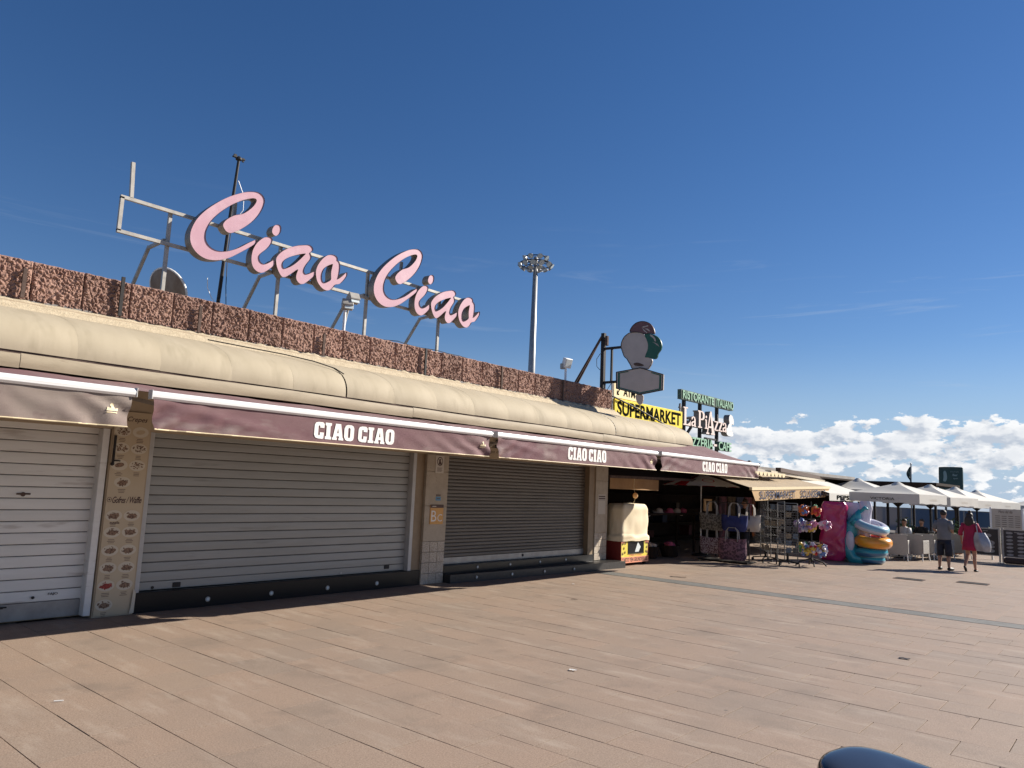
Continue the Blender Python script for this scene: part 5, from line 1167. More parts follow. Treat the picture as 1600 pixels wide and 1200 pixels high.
def ring(lab, c_, Rr, r_, tilt, parts):
    g = thing('swim_ring', lab, 'swim ring', c_, 0, 'stacked swim rings')
    rot = Matrix.Rotation(tilt[0], 3, 'X') @ Matrix.Rotation(tilt[1], 3, 'Y')
    mb = MB(); mb.torus(c_, Rr, r_, rot, 36, 14)
    me = mb.build('tube', [MT[p] for p in parts], g, True)
    for p in me.data.polygons:
        k_ = p.index % 14; idx = int(k_*len(parts)/14) if len(parts) > 1 else 0
        p.material_index = min(idx, len(parts)-1)
    mb = MB(); mb.tube([Vector(c_)+rot @ Vector((Rr*.7, -Rr*.7, r_)), Vector(c_)+rot @ Vector((Rr*.7, -Rr*.7, r_+.03))], .014, 8); mb.build('valve', MT['white'], g)
ring('large white, blue and orange swim ring tilted on top of the stack', (-6.40, 24.15, 1.08), .37, .145, (.12, .30), ('inf_lb', 'inf_white', 'inf_white', 'inf_orange', 'inf_blue', 'inf_white'))
ring('orange swim ring with a red side in the middle of the stack', (-6.34, 24.10, .64), .36, .165, (.05, .06), ('inf_orange', 'inf_orange', 'inf_red', 'inf_red', 'inf_red', 'inf_orange', 'inf_orange'))
ring('dark blue and teal swim ring at the bottom of the stack', (-6.42, 24.12, .33), .33, .14, (.03, -.03), ('inf_teal', 'inf_blue', 'inf_blue', 'inf_lb', 'inf_blue'))
ring('deep teal swim ring lying on the ground under the stack', (-6.42, 24.14, .12), .28, .11, (0, 0), ('inf_teal', 'inf_blue'))
# ================================================================== cafe terrace
def square_umbrella(lab, cx_, cy_, w, d_, ze, za, vh=.30, rz=0, print_=None, wind=True):
    u = thing('square_parasol', lab, 'parasol', (cx_, cy_, 0), rz, 'square off white parasols on the terrace')
    T = lambda x, y, z: wm(u) @ Vector((x, y, z))
    cs = [(-w/2, -d_/2), (w/2, -d_/2), (w/2, d_/2), (-w/2, d_/2)]
    for q in range(4):
        a, c_ = cs[q], cs[(q+1) % 4]
        g = MB(); g.grid(lambda s_, t_: T((a[0]+(c_[0]-a[0])*t_)*(1-s_*.93), (a[1]+(c_[1]-a[1])*t_)*(1-s_*.93), ze+(za-ze)*s_**1.08 - .05*math.sin(math.pi*t_)*(1-s_)*math.sin(math.pi*s_)), 8, 10)
        g.build('canopy_panel', MT['offwhite'], u, True)
        g = MB(); g.grid(lambda s_, t_: T(a[0]+(c_[0]-a[0])*s_*1.0, a[1]+(c_[1]-a[1])*s_, ze-vh*t_) + Vector((0, 0, .012*math.sin(s_*19)*t_)), 14, 3)
        vv_ = g.build('valance', MT['offwhite'], u, True)
        if q == 0 and print_:
            k_ = MB(); vs, fs = text(print_, .78, .085, .01); k_.add([T(-.42+x_, -d_/2-.006, ze-.22+z_) for x_, z_ in vs], fs); k_.build('lettering', MT['sign_black'], vv_)
        if q == 1:
            k_ = MB(); vs, fs = text('VICTORIA', .6, .06, .01); k_.add([T(w/2+.006, -.3+x_, ze-.20+z_) for x_, z_ in vs], fs); k_.build('lettering', MT['notice'], vv_)
    g = MB(); g.grid(lambda s_, t_: T((.26-.2*s_)*math.cos(2*math.pi*t_), (.26-.2*s_)*math.sin(2*math.pi*t_), za-.06+.13*s_), 3, 16); g.build('wind_cap', MT['offwhite'], u, True)
    MB().tube([T(0, 0, .05), T(0, 0, za+.06)], .035, 10).build('pole', MT['black_metal'], u)
    MB().box(T(0, 0, .04), (.7, .7, .08)).build('foot', MT['grey_metal'], u)
    for q in range(8):
        a = math.pi/4*q; k_ = 1/max(abs(math.cos(a)), abs(math.sin(a)))
        MB().bar(T(0, 0, ze-.45), T(.45*w/2*k_*math.cos(a), .45*d_/2*k_*math.sin(a), ze+(za-ze)*.50), .03).build('strut', MT['black_metal'], u)
    return u
square_umbrella('nearest square off white parasol, VICTORIA printed on its front edge', -6.60, 28.2, 2.25, 2.4, 2.10, 2.44, rz=-.14, print_='VICTORIA')
square_umbrella('second square parasol in line behind the nearest one', -6.42, 32.2, 2.4, 2.6, 2.06, 2.46, rz=-.18)
square_umbrella('third square parasol in line, below the dark green sign', -6.35, 36.6, 2.5, 2.9, 2.0, 2.48, rz=-.2)
square_umbrella('fourth square parasol in line towards the sea', -6.3, 41.4, 2.6, 3.1, 1.98, 2.44, rz=-.2)
square_umbrella('far square parasol at the right end of the terrace', -4.2, 46.5, 2.8, 2.8, 1.88, 2.30)
square_umbrella('white parasol peaking behind the pale grey awning', -9.35, 33.5, 2.4, 2.4, 2.25, 2.66)
square_umbrella('white parasol half hidden between the grey awning and the nearest parasol', -8.75, 37.5, 2.4, 2.4, 2.1, 2.52)
MT['wicker'] = material('pale_grey_wicker', (.37, .345, .305), (.33, .305, .27), .7, 30, 2, bump=.3, bscale=120); MT['chair_leg'] = material('white_chair_leg', (.60, .585, .56), None, .5)
def chair():
    c_ = thing('tub_chair', 'x', 'chair', (0, 0, 0), 0, 'pale wicker tub chairs at the cafe tables')
    g = MB(); g.grid(lambda s_, t_: (-.27+.54*s_, -.26-.03*(1-(2*s_-1)**2) - .02*t_, .19+.62*t_-.02*(abs(2*s_-1))**6*t_), 8, 6)
    g.grid(lambda s_, t_: (-.26+.52*s_, -.22-.03*(1-(2*s_-1)**2) - .02*t_, .20+.60*t_), 8, 6); g.bx(-.272, .272, -.285, -.225, .795, .825); g.build('backrest', MT['wicker'], c_)
    for sx in (-1, 1): MB().bx(sx*.27-.02, sx*.27+.02, -.24, .26, .22, .64, .012).build('armrest', MT['wicker'], c_)
    MB().bx(-.25, .25, -.22, .27, .38, .46, .015).bx(-.25, .25, .24, .27, .2, .38).build('seat', MT['wicker'], c_)
    for sx in (-1, 1):
        for sy in (-1, 1): MB().bar((sx*.265, sy*.25-.01, .22), (sx*.285, sy*.29-.01, 0), .03).build('leg', MT['chair_leg'], c_)
    return c_
proto = chair(); chairs = [(-6.22, 26.55, .10, 'pale wicker tub chair closest to the swim rings, back turned'), (-5.86, 27.25, -.15, 'pale wicker tub chair second from the swim rings'), (-5.78, 28.15, .05, 'pale wicker tub chair directly under the nearest parasol edge'), (-5.40, 28.7, -.1, 'pale wicker tub chair just left of the man in shorts'), (-5.08, 29.9, .0, 'pale wicker tub chair seen between man and woman'), (-6.75, 28.9, 2.9, 'pale wicker tub chair facing the camera across the first table'), (-6.3, 30.3, 2.8, 'pale wicker tub chair facing the camera across the second table')]
for q, (xx, yy, rz, lab) in enumerate(chairs):
    o = proto if q == 0 else copy_tree(proto); o.location = (xx, yy, 0); o.rotation_euler[2] = rz; o['label'] = lab
def table(xx, yy, lab):
    t_ = thing('cafe_table', lab, 'table', (xx, yy, 0), 0, 'cafe tables')
    MB().bx(xx-.42, xx+.42, yy-.42, yy+.42, .71, .745, .008).build('table_top', MT['dark_wood'], t_)
    MB().tube([(xx, yy, .03), (xx, yy, .71)], .035, 10).build('stem', MT['black_metal'], t_); MB().lathe((xx, yy, 0), [(.24, 0), (.24, .02), (.06, .04)], 16).build('foot', MT['black_metal'], t_)
table(-6.5, 27.75, 'dark square cafe table beneath the nearest parasol'); table(-5.95, 29.3, 'dark square cafe table behind the man in shorts'); table(-5.6, 31.2, 'dark square cafe table beneath the second parasol')
# menu boards
MT['board_black'] = material('black_menu_board', (.012, .012, .014), None, .35); MT['plate_w'] = material('printed_white_plate', (.34, .33, .32), (.22, .2, .18), .5, 30, 2)
for q, (xa, xb, yy, lab) in enumerate(((-4.86, -3.86, 29.35, 'black standing menu board with oval plate pictures right behind the woman'), (-3.76, -2.55, 29.25, 'black standing menu board with many small dishes at the right edge'))):
    m_ = thing('menu_stand', lab, 'menu board', ((xa+xb)/2, yy, 0), 0, 'black menu boards by the terrace')
    MB().bx(xa+.03, xb-.03, yy-.012, yy+.012, .24, 1.07).build('board', MT['board_black'], m_)
    for xx in (xa, xb): MB().bx(xx-.03, xx+.03, yy-.03, yy+.03, .02, 1.13).box((xx, yy, .012), (.10, .46, .024)).build('post', MT['galv'], m_)
    MB().bx(xa+.03, xb-.03, yy-.02, yy+.02, 1.07, 1.10).bx(xa+.03, xb-.03, yy-.02, yy+.02, .21, .24).build('rail', MT['galv'], m_)
    if q == 0:
        sp = [(.30, .84, .15, .07), (.72, .62, .20, .09), (.68, .86, .14, .06), (.25, .58, .16, .07), (.70, .36, .22, .07), (.24, .35, .15, .06), (.80, .50, .10, .05)]
    else:
        sp = [(.16+.30*c_, .98-.115*r_, .12, .036) for r_ in range(7) for c_ in range(4)]
    for sx, sz, rx, rz_ in sp:
        MB().poly([ell(xa+.03+sx*(xb-xa-.06)/1.0 if q == 0 else xa+.03+sx, sz, rx*.8, rz_, 14, .05)], (0, yy-.0135, 0), (1, 0, 0), (0, 0, 1), 0).build('dish_print', MT['plate_w'], m_)
    g = MB()
    for r_ in range(3): g.bx(xa+.1+.22*r_, xa+.24+.22*r_, yy-.0145, yy-.013, 1.00, 1.02)
    g.build('print_line', MT['plate_w'], m_)
sb = MB().box((-3.42, 29.1, .11), (.62, .2, .20), None, .05).build('dark_sack', MT['brown_cloth']); tag(sb, 'dark printed sack lying at the foot of the right menu board', 'sack')
cr_ = thing('clear_screen', 'greyish beige printed screen hanging behind the menu boards', 'screen', (-3.75, 30.6, 0))
MB().bx(-4.22, -3.36, 30.58, 30.62, 1.02, 1.74, .004).build('sheet', MT['notice'], cr_)
MB().bx(-3.36, -3.30, 30.57, 30.63, 0, 1.78).bx(-4.28, -4.22, 30.57, 30.63, 0, 1.78).build('post', MT['white'], cr_)
g = MB(); put_text(g, 'Menu del dia', .4, .09, (-4.02, 30.575, 1.60), u=(1, 0, 0), shear=.2)
for r_ in range(6):
    for c_ in range(4): g.bx(-4.12+.19*c_, -3.98+.19*c_, 30.574, 30.577, 1.14+.07*r_, 1.155+.07*r_)
g.build('print', MT['rust_metal'], cr_)
# windbreak panels, pergola, sign board, flag
MT['tint'] = material('blue_tinted_glass', (.13, .20, .28), None, .08, spec=.6)
for q in range(8):
    xx = -12.0+1.6*q
    if xx > .5: break
    w_ = thing('windbreak', 'blue tinted glass windbreak panel, %s from the left at the far end of the terrace' % ('first', 'second', 'third', 'fourth', 'fifth', 'sixth', 'seventh', 'eighth')[q], 'windbreak', (xx, 48.5, 0), 0, 'glass windbreak panels along the terrace end')
    MB().bx(xx-.76, xx+.76, 48.49, 48.51, .12, 1.42).build('pane', MT['tint'], w_)
    MB().bx(xx-.80, xx-.76, 48.46, 48.54, 0, 1.46).bx(xx+.76, xx+.80, 48.46, 48.54, 0, 1.46).bx(xx-.76, xx+.76, 48.47, 48.53, 1.42, 1.46).build('frame', MT['galv'], w_)
pg = thing('pergola', 'dark flat roofed pergola of the restaurant behind the parasols', 'pergola', (-10, 41, 0))
MB().bx(-13.5, -7.4, 38.6, 44, 2.62, 2.74).bx(-13.5, -7.4, 38.5, 38.6, 2.42, 2.72).build('roof', MT['dark_wood'], pg)
for xx in (-13.3, -11.4, -9.5, -7.5):
    for yy in (38.7, 43.8): MB().bx(xx-.05, xx+.05, yy-.05, yy+.05, 0, 2.62).build('post', MT['black_metal'], pg)
MT['dgreen'] = material('dark_green_board', (.012, .045, .040), (.018, .06, .05), .4, 3)
MT['dgreen_print'] = material('dim_green_print', (.26, .34, .32), None, .5)
bb = thing('sign_board', 'dark green rounded advertising board standing high behind the parasols', 'sign', (-8.82, 50, 0))
MB().poly([chaikin([(-9.47, 2.0), (-8.25, 2.0), (-8.22, 3.88), (-8.26, 3.93), (-9.42, 3.93), (-9.46, 3.86)], 2)], (0, 49.92, 0), (1, 0, 0), (0, 0, 1), .16).build('board', MT['dgreen'], bb)
MB().bx(-9.2, -9.1, 49.95, 50.05, 0, 2.1).bx(-8.6, -8.5, 49.95, 50.05, 0, 2.1).build('post', MT['black_metal'], bb)
g = MB(); put_text(g, 'Restaurante', .42, .06, (-8.84, 49.914, 3.62), u=(1, 0, 0)); put_text(g, 'Bar', .26, .13, (-8.74, 49.914, 3.40), u=(1, 0, 0), bold=.02); put_text(g, 'open', .24, .09, (-8.72, 49.914, 3.20), u=(1, 0, 0), bold=.01)
g.poly([chaikin([(-9.25, 3.1), (-9.1, 3.05), (-9.02, 3.3), (-9.05, 3.6), (-9.12, 3.72), (-9.22, 3.65), (-9.2, 3.35)], 1)], (0, 49.914, 0), (1, 0, 0), (0, 0, 1), 0)
g.build('print', MT['dgreen_print'], bb)
fg_ = thing('flag', 'narrow dark green flag hanging furled on its pole above the parasols', 'flag', (-8.8, 40, 0))
MB().tube([(-8.8, 40, 0), (-8.75, 40, 3.62)], .03, 8).build('pole', MT['grey_metal'], fg_)
g = MB(); g.grid(lambda s_, t_: (-8.75-.03-.18*t_*math.sin(math.pi*min(1, s_*1.15+.02))-.02*math.sin(t_*9), 40+.06*math.sin(t_*7+s_*4), 3.5-.78*s_), 10, 8); g.build('cloth', MT['dgreen'], fg_, True)
MB().ball((-8.75, 40, 3.64), .04, 8, 6).build('finial', MT['grey_metal'], fg_)
# potted shrubs on the terrace
MT['leaf'] = material('dark_leaf', (.04, .085, .03), (.075, .13, .045), .6, 20)
def shrub(x_, y_, h, lab, seed):
    t_ = thing('potted_shrub', lab, 'plant', (x_, y_, 0), 0, 'potted shrubs on the terrace'); rr = random.Random(seed)
    MB().lathe((x_, y_, 0), [(.16, 0), (.22, .35), (.24, .38), (.20, .38), (.18, .33), (.001, .33)], 14).build('pot', MT['brown_cloth'], t_)
    g = MB()
    for q in range(260):
        d_ = Vector((rr.gauss(0, 1), rr.gauss(0, 1), rr.gauss(0, 1))).normalized()*rr.uniform(.3, 1)
        p = Vector((x_, y_, .36+h*.5))+Vector((d_.x*.34, d_.y*.34, d_.z*h*.5)); a_ = Vector((rr.gauss(0, 1), rr.gauss(0, 1), rr.gauss(0, .6))).normalized()*.08; b_ = a_.orthogonal().normalized()*.03
        g.add([p-a_, p+b_, p+a_, p-b_], [(0, 1, 2, 3)])
    lf = g.build('foliage', MT['leaf'], t_); lf['kind'] = 'stuff'
    s_ = MB()
    for q in range(5): s_.tube([(x_, y_, .33), (x_+rr.uniform(-.1, .1), y_+rr.uniform(-.1, .1), .4+h*.4), (x_+rr.uniform(-.25, .25), y_+rr.uniform(-.25, .25), .36+h*.8)], [.012, .009, .004], 5)
    s_.build('stem', MT['brown_cloth'], t_)
shrub(-6.9, 30.4, .95, 'bushy dark potted shrub behind the stack of swim rings', 3); shrub(-5.7, 31.9, 1.0, 'dark potted shrub just left of the man in shorts', 5); shrub(-4.6, 34.5, .8, 'dark potted shrub between the couple, far back', 9)
# ================================================================== people
MT['skin'] = material('tanned_skin', (.36, .19, .12), (.40, .22, .145), .55, 12); MT['hair'] = material('dark_hair', (.018, .012, .010), (.035, .022, .016), .6, 40, stretch=(1, 1, .2))
MT['shirt'] = material('grey_shirt', (.19, .195, .205), (.155, .16, .17), .85, 6, bump=.3, bscale=40); MT['shorts'] = material('navy_shorts', (.014, .016, .026), (.02, .022, .034), .85, 8)
MT['shoe'] = material('black_shoe', (.015, .014, .014), None, .5); MT['dress'] = material('crimson_dress', (.36, .012, .06), (.30, .01, .05), .8, 6, bump=.3, bscale=30)
MT['silver'] = material('silver_bag_cloth', (.42, .42, .44), (.30, .30, .33), .35, 5, 4, metal=.35, bump=.4, bscale=14); MT['dark_top'] = material('black_tshirt', (.015, .015, .017), None, .85); MT['white_top'] = material('white_tshirt', (.62, .62, .62), None, .85)
def skinned(nm, J, E, mat, root, parent, scale=1.0):
    """one continuous surface grown round a skeleton: J name -> (x, y, z, r), E pairs of names"""
    names = list(J); me = bpy.data.meshes.new(nm)
    T = wm(parent)
    me.from_pydata([tuple(Vector(J[n_][:3])*scale) for n_ in names], [(names.index(a), names.index(b_)) for a, b_ in E], [])
    o = bpy.data.objects.new(nm, me); COL.objects.link(o)
    sk = o.modifiers.new('skin', 'SKIN'); sk.use_smooth_shade = True; sk.branch_smoothing = .4
    if not me.skin_vertices:
        me.attributes  # layer is made with the modifier below
        bpy.context.view_layer.objects.active = o
        with bpy.context.temp_override(object=o, active_object=o): bpy.ops.mesh.customdata_skin_add()
    for i, n_ in enumerate(names):
        r_ = J[n_][3]; r_ = r_ if isinstance(r_, tuple) else (r_, r_)
        me.skin_vertices[0].data[i].radius = (r_[0]*scale, r_[1]*scale); me.skin_vertices[0].data[i].use_root = (n_ == root)
    ss = o.modifiers.new('sub', 'SUBSURF'); ss.levels = 2; ss.render_levels = 2
    dg = bpy.context.evaluated_depsgraph_get(); m2 = bpy.data.meshes.new_from_object(o.evaluated_get(dg)); m2.name = nm
    bpy.data.objects.remove(o)
    m2.materials.clear(); m2.materials.append(mat); m2.polygons.foreach_set('use_smooth', [True]*len(m2.polygons))
    b_ = bpy.data.objects.new(nm, m2); COL.objects.link(b_); b_.parent = parent
    return b_
def loft(mb, T, rings, n_=18, cap=True):
    """rings: (x, y, z, rx, ry)"""
    vs = []; fs = []
    for x_, y_, z_, rx, ry in rings:
        for k in range(n_):
            a = 2*math.pi*k/n_; vs.append(T @ Vector((x_+rx*math.cos(a), y_+ry*math.sin(a), z_+.006*math.sin(a*5+z_*30))))
    for i in range(len(rings)-1):
        for k in range(n_): a, c_ = i*n_+k, i*n_+(k+1) % n_; fs.append((a, c_, c_+n_, a+n_))
    if cap: fs.append([(len(rings)-1)*n_+k for k in range(n_)]); fs.append(list(range(n_))[::-1])
    return mb.add(vs, fs)
def hand(J, E, s_, w, d_, side):
    w = Vector(w); d_ = Vector(d_).normalized(); lat = d_.cross(Vector((0, 1, .2))).normalized()
    J[s_+'palm'] = (*(w+d_*.05), .02); E.append((s_+'wrist', s_+'palm'))
    for q, (o_, l_) in enumerate(((-.021, .062), (-.007, .072), (.008, .068), (.022, .054))):
        a = w+d_*.085+lat*o_; J[s_+'f%da' % q] = (*a, .0085); J[s_+'f%db' % q] = (*(a+d_*l_*.5+Vector((0, .012, 0))), .008); J[s_+'f%dc' % q] = (*(a+d_*l_*.85+Vector((0, .03, 0))), .0065)
        E += [(s_+'palm', s_+'f%da' % q), (s_+'f%da' % q, s_+'f%db' % q), (s_+'f%db' % q, s_+'f%dc' % q)]
    a = w+d_*.04+Vector((0, .032, 0)); J[s_+'ta'] = (*a, .010); J[s_+'tb'] = (*(a+d_*.035+Vector((0, .018, 0))), .0085); E += [(s_+'palm', s_+'ta'), (s_+'ta', s_+'tb')]
def body(parent, pose, scale=1.0, mat='skin'):
    J = {'pelvis': (0, 0, .90, (.135, .105)), 'spine': (0, 0, 1.06, (.12, .095)), 'chest': (0, 0, 1.24, (.145, .105)), 'neckb': (0, -.005, 1.40, .062), 'neck': (0, .005, 1.46, .05), 'head': (0, .02, 1.56, (.075, .09)), 'crown': (0, .01, 1.635, (.062, .075)),
         'nose': (0, .125, 1.545, .012)}
    E = [('pelvis', 'spine'), ('spine', 'chest'), ('chest', 'neckb'), ('neckb', 'neck'), ('neck', 'head'), ('head', 'crown')]
    E.append(('head', 'nose'))
    for s_, sx in (('l', -1), ('r', 1)):
        J[s_+'ear'] = (sx*.085, .01, 1.56, .016); E.append(('head', s_+'ear'))
        J[s_+'sho'] = (sx*.165, 0, 1.365, .055); J[s_+'elb'] = (*pose[s_+'elb'], .040); J[s_+'wrist'] = (*pose[s_+'wri'], .027)
        E += [('chest', s_+'sho'), (s_+'sho', s_+'elb'), (s_+'elb', s_+'wrist')]
        hand(J, E, s_, pose[s_+'wri'], Vector(pose[s_+'wri'])-Vector(pose[s_+'elb']), sx)
        J[s_+'hip'] = (sx*.085, 0, .84, .088); J[s_+'kne'] = (*pose[s_+'kne'], .058); k_ = Vector(pose[s_+'kne']); a_ = Vector(pose[s_+'ank']); m_ = k_.lerp(a_, .32)
        J[s_+'cal'] = (m_.x, m_.y-.018, m_.z, .055); J[s_+'ank'] = (*a_, .034); J[s_+'toe'] = (*pose[s_+'toe'], .030)
        E += [('pelvis', s_+'hip'), (s_+'hip', s_+'kne'), (s_+'kne', s_+'cal'), (s_+'cal', s_+'ank'), (s_+'ank', s_+'toe')]
    return skinned('body', J, E, MT[mat], 'pelvis', parent, scale)
# man in shorts, standing with his back to the camera
man = thing('person', 'man in a grey shirt and dark navy shorts standing with his back turned', 'person', (-4.51, 24.24, 0), -.25, 'couple walking away')
pose = dict(lelb=(-.25, -.06, 1.10), lwri=(-.16, .17, 1.03), relb=(.25, -.06, 1.10), rwri=(.15, .18, 1.05), lkne=(-.115, .01, .46), lank=(-.13, -.03, .085), ltoe=(-.17, .11, .035), rkne=(.105, .02, .46), rank=(.115, -.02, .085), rtoe=(.135, .13, .035))
body(man, pose); T = wm(man)
g = MB(); loft(g, T, [(0, 0, .80, .17, .125), (0, -.005, .90, .185, .14), (0, 0, 1.02, .18, .14), (0, 0, 1.15, .185, .138), (0, 0, 1.28, .195, .132), (0, 0, 1.36, .18, .105), (0, 0, 1.40, .12, .085), (0, .0, 1.43, .07, .065)])
for s_ in ('l', 'r'):
    sx = -1 if s_ == 'l' else 1; e = Vector(pose[s_+'elb']); sh_ = Vector((sx*.155, 0, 1.355)); g.tube([T @ sh_, T @ sh_.lerp(e, .45), T @ sh_.lerp(e, .88)], [.078, .072, .068], 12)
g.build('shirt', MT['shirt'], man, True)
g = MB(); loft(g, T, [(0, 0, .72, .165, .125), (0, 0, .82, .182, .135), (0, 0, .93, .172, .128)])
for s_, sx in (('l', -1), ('r', 1)): loft(g, T, [(sx*.112, .012, .40, .092, .10), (sx*.105, .01, .55, .095, .105), (sx*.09, .0, .70, .098, .12), (sx*.08, 0, .80, .09, .12)])
g.build('shorts', MT['shorts'], man, True)
for s_ in ('l', 'r'):
    a, t_ = Vector(pose[s_+'ank']), Vector(pose[s_+'toe']); MB().tube([T @ (a+Vector((0, -.045, -.04))), T @ (a+Vector((0, .02, -.035))), T @ (t_+Vector((0, .02, .0))), T @ (t_+Vector((0, .07, -.005)))], [.035, .048, .046, .025], 10).build('shoe', MT['shoe'], man, True)
MB().ball(T @ Vector((0, .0, 1.59)), (.088, .098, .085), 14, 9).build('hair', MT['hair'], man, True)
# woman in crimson dress, walking away
wo = thing('person', 'woman in a short crimson dress with dark hair walking away with a silver bag', 'person', (-3.94, 24.66, 0), -.12, 'couple walking away')
pw_ = dict(lelb=(-.24, -.03, 1.10), lwri=(-.245, .06, .88), relb=(.25, .0, 1.12), rwri=(.20, .16, 1.0), lkne=(-.085, .05, .47), lank=(-.10, -.20, .17), ltoe=(-.10, -.13, .06), rkne=(.085, .03, .46), rank=(.095, .02, .085), rtoe=(.11, .17, .035))
body(wo, pw_, .975); T = wm(wo) @ Matrix.Scale(.975, 4)
g = MB(); loft(g, T, [(0, .0, .60, .225, .17), (0, -.01, .72, .205, .165), (0, -.01, .86, .19, .155), (0, 0, .98, .165, .13), (0, 0, 1.10, .155, .118), (0, 0, 1.24, .172, .12), (0, 0, 1.34, .165, .10), (0, 0, 1.39, .12, .08)])
for s_, sx in (('l', -1), ('r', 1)):
    e = Vector(pw_[s_+'elb']); w_ = Vector(pw_[s_+'wri']); sh_ = Vector((sx*.145, 0, 1.345)); g.tube([T @ sh_, T @ sh_.lerp(e, .5), T @ e, T @ e.lerp(w_, .35)], [.07, .062, .058, .062], 12)
g.build('dress', MT['dress'], wo, True)
g = MB(); g.ball(T @ Vector((0, -.005, 1.585)), (.092, .102, .095), 14, 9); g.ball(T @ Vector((0, -.055, 1.42)), (.115, .075, .19), 14, 9); g.ball(T @ Vector((.02, -.04, 1.695)), (.045, .045, .04), 10, 7)
g.build('hair', MT['hair'], wo, True)
for s_ in ('l', 'r'):
    a, t_ = Vector(pw_[s_+'ank']), Vector(pw_[s_+'toe']); d_ = (t_-a).normalized(); MB().tube([T @ (a-d_*.03+Vector((0, -.02, -.055))), T @ (a.lerp(t_, .5)+Vector((0, 0, -.045))), T @ (t_+d_*.05+Vector((0, 0, -.025)))], [.032, .038, .028], 8).build('sandal', MT['shoe'], wo, True)
bg_ = thing('shoulder_bag', 'big silver cloth bag hanging from the right shoulder of the woman', 'bag', tuple(T @ Vector((.29, -.03, .62))))
def bagf(s_, t_):
    a = 2*math.pi*s_; k_ = .35+.65*math.sin(math.pi*min(1, .15+t_*.62))*(1-.0*t_)
    w = (.24-.10*t_)*k_*1.15; return T @ Vector((.27+.06*(1-t_)+w*math.cos(a)*1.0, -.05+.55*w*math.sin(a)+.01*math.sin(a*6+t_*3), .60+.52*t_))
g = MB(); g.grid(bagf, 28, 12); g.add([bagf(i/28, 0) for i in range(28)], [list(range(28))]); g.build('body', MT['silver'], bg_, True)
MB().tube([T @ Vector((.22, -.10, 1.10)), T @ Vector((.19, -.085, 1.30)), T @ Vector((.155, -.0, 1.425)), T @ Vector((.19, .085, 1.28)), T @ Vector((.23, .06, 1.08))], .014, 6).build('strap', MT['silver'], bg_)
# shopkeeper behind the bag rack
kp = thing('person', 'shopkeeper in a black T-shirt standing in shade behind the bag stand', 'person', (-9.55, 22.4, 0), 2.4)
pk_ = dict(lelb=(-.26, .02, 1.12), lwri=(-.25, .22, 1.06), relb=(.26, .02, 1.12), rwri=(.24, .18, .95), lkne=(-.1, .03, .46), lank=(-.11, -.02, .085), ltoe=(-.13, .12, .035), rkne=(.1, .03, .46), rank=(.11, -.02, .085), rtoe=(.13, .12, .035))
body(kp, pk_, 1.02); T = wm(kp) @ Matrix.Scale(1.02, 4)
g = MB(); loft(g, T, [(0, 0, .84, .17, .13), (0, 0, 1.0, .17, .13), (0, 0, 1.15, .175, .13), (0, 0, 1.28, .19, .13), (0, 0, 1.36, .175, .10), (0, 0, 1.41, .09, .075)])
for s_, sx in (('l', -1), ('r', 1)): e = Vector(pk_[s_+'elb']); sh_ = Vector((sx*.155, 0, 1.355)); g.tube([T @ sh_, T @ sh_.lerp(e, .75)], [.076, .07], 12)
g.build('shirt', MT['dark_top'], kp, True)
g = MB(); loft(g, T, [(0, 0, .74, .165, .125), (0, 0, .90, .165, .125)])
for sx in (-1, 1): loft(g, T, [(sx*.11, -.015, .07, .062, .07), (sx*.102, .02, .46, .076, .085), (sx*.088, 0, .80, .092, .118)])
g.build('trousers', MT['shorts'], kp, True)
for s_ in ('l', 'r'):
    a, t_ = Vector(pk_[s_+'ank']), Vector(pk_[s_+'toe']); MB().tube([T @ (a+Vector((0, -.045, -.04))), T @ (a+Vector((0, .02, -.035))), T @ (t_+Vector((0, .06, -.003)))], [.035, .048, .03], 10).build('shoe', MT['shoe'], kp, True)
MB().ball(T @ Vector((0, -.012, 1.61)), (.086, .092, .08), 14, 9).build('hair', MT['hair'], kp, True)
# seated guests on the terrace
def guest(x_, y_, rz, lab, top):
    p_ = thing('person', lab, 'person', (x_, y_, 0), rz, 'guests seated at the cafe tables')
    o_ = -.42
    ps = dict(lelb=(-.24, .10, 1.10), lwri=(-.16, .33, 1.13), relb=(.24, .10, 1.10), rwri=(.16, .33, 1.13), lkne=(-.12, .43, .90), lank=(-.12, .46, .50), ltoe=(-.13, .60, .455), rkne=(.12, .43, .90), rank=(.12, .46, .50), rtoe=(.13, .60, .455))
    b_ = body(p_, ps); b_.location = (0, 0, o_); T = wm(p_) @ Matrix.Translation((0, 0, o_))
    g = MB(); loft(g, T, [(0, 0, .86, .17, .13), (0, 0, 1.0, .165, .13), (0, 0, 1.15, .17, .13), (0, 0, 1.28, .185, .13), (0, 0, 1.36, .17, .10), (0, 0, 1.41, .09, .075)])
    for sx, s_ in ((-1, 'l'), (1, 'r')): e = Vector(ps[s_+'elb']); sh_ = Vector((sx*.155, 0, 1.355)); g.tube([T @ sh_, T @ sh_.lerp(e, .75)], [.076, .07], 10)
    g.build('top', MT[top], p_, True)
    g = MB(); 
    for sx in (-1, 1): g.tube([T @ Vector((sx*.085, -.02, .86)), T @ Vector((sx*.12, .43, .90)), T @ Vector((sx*.12, .46, .62))], [.11, .085, .07], 10)
    g.build('trousers', MT['shorts'], p_, True)
    MB().ball(T @ Vector((0, -.012, 1.60)), (.088, .095, .085), 12, 8).build('hair', MT['hair'], p_, True)
guest(-6.55, 28.75, 2.9, 'guest in a white top seated under the nearest parasol', 'white_top')
guest(-6.3, 30.15, 2.8, 'guest in a dark top seated at the second cafe table', 'dark_top')
guest(-4.95, 31.4, 1.2, 'guest in a dark top seated far back between the couple', 'dark_top')
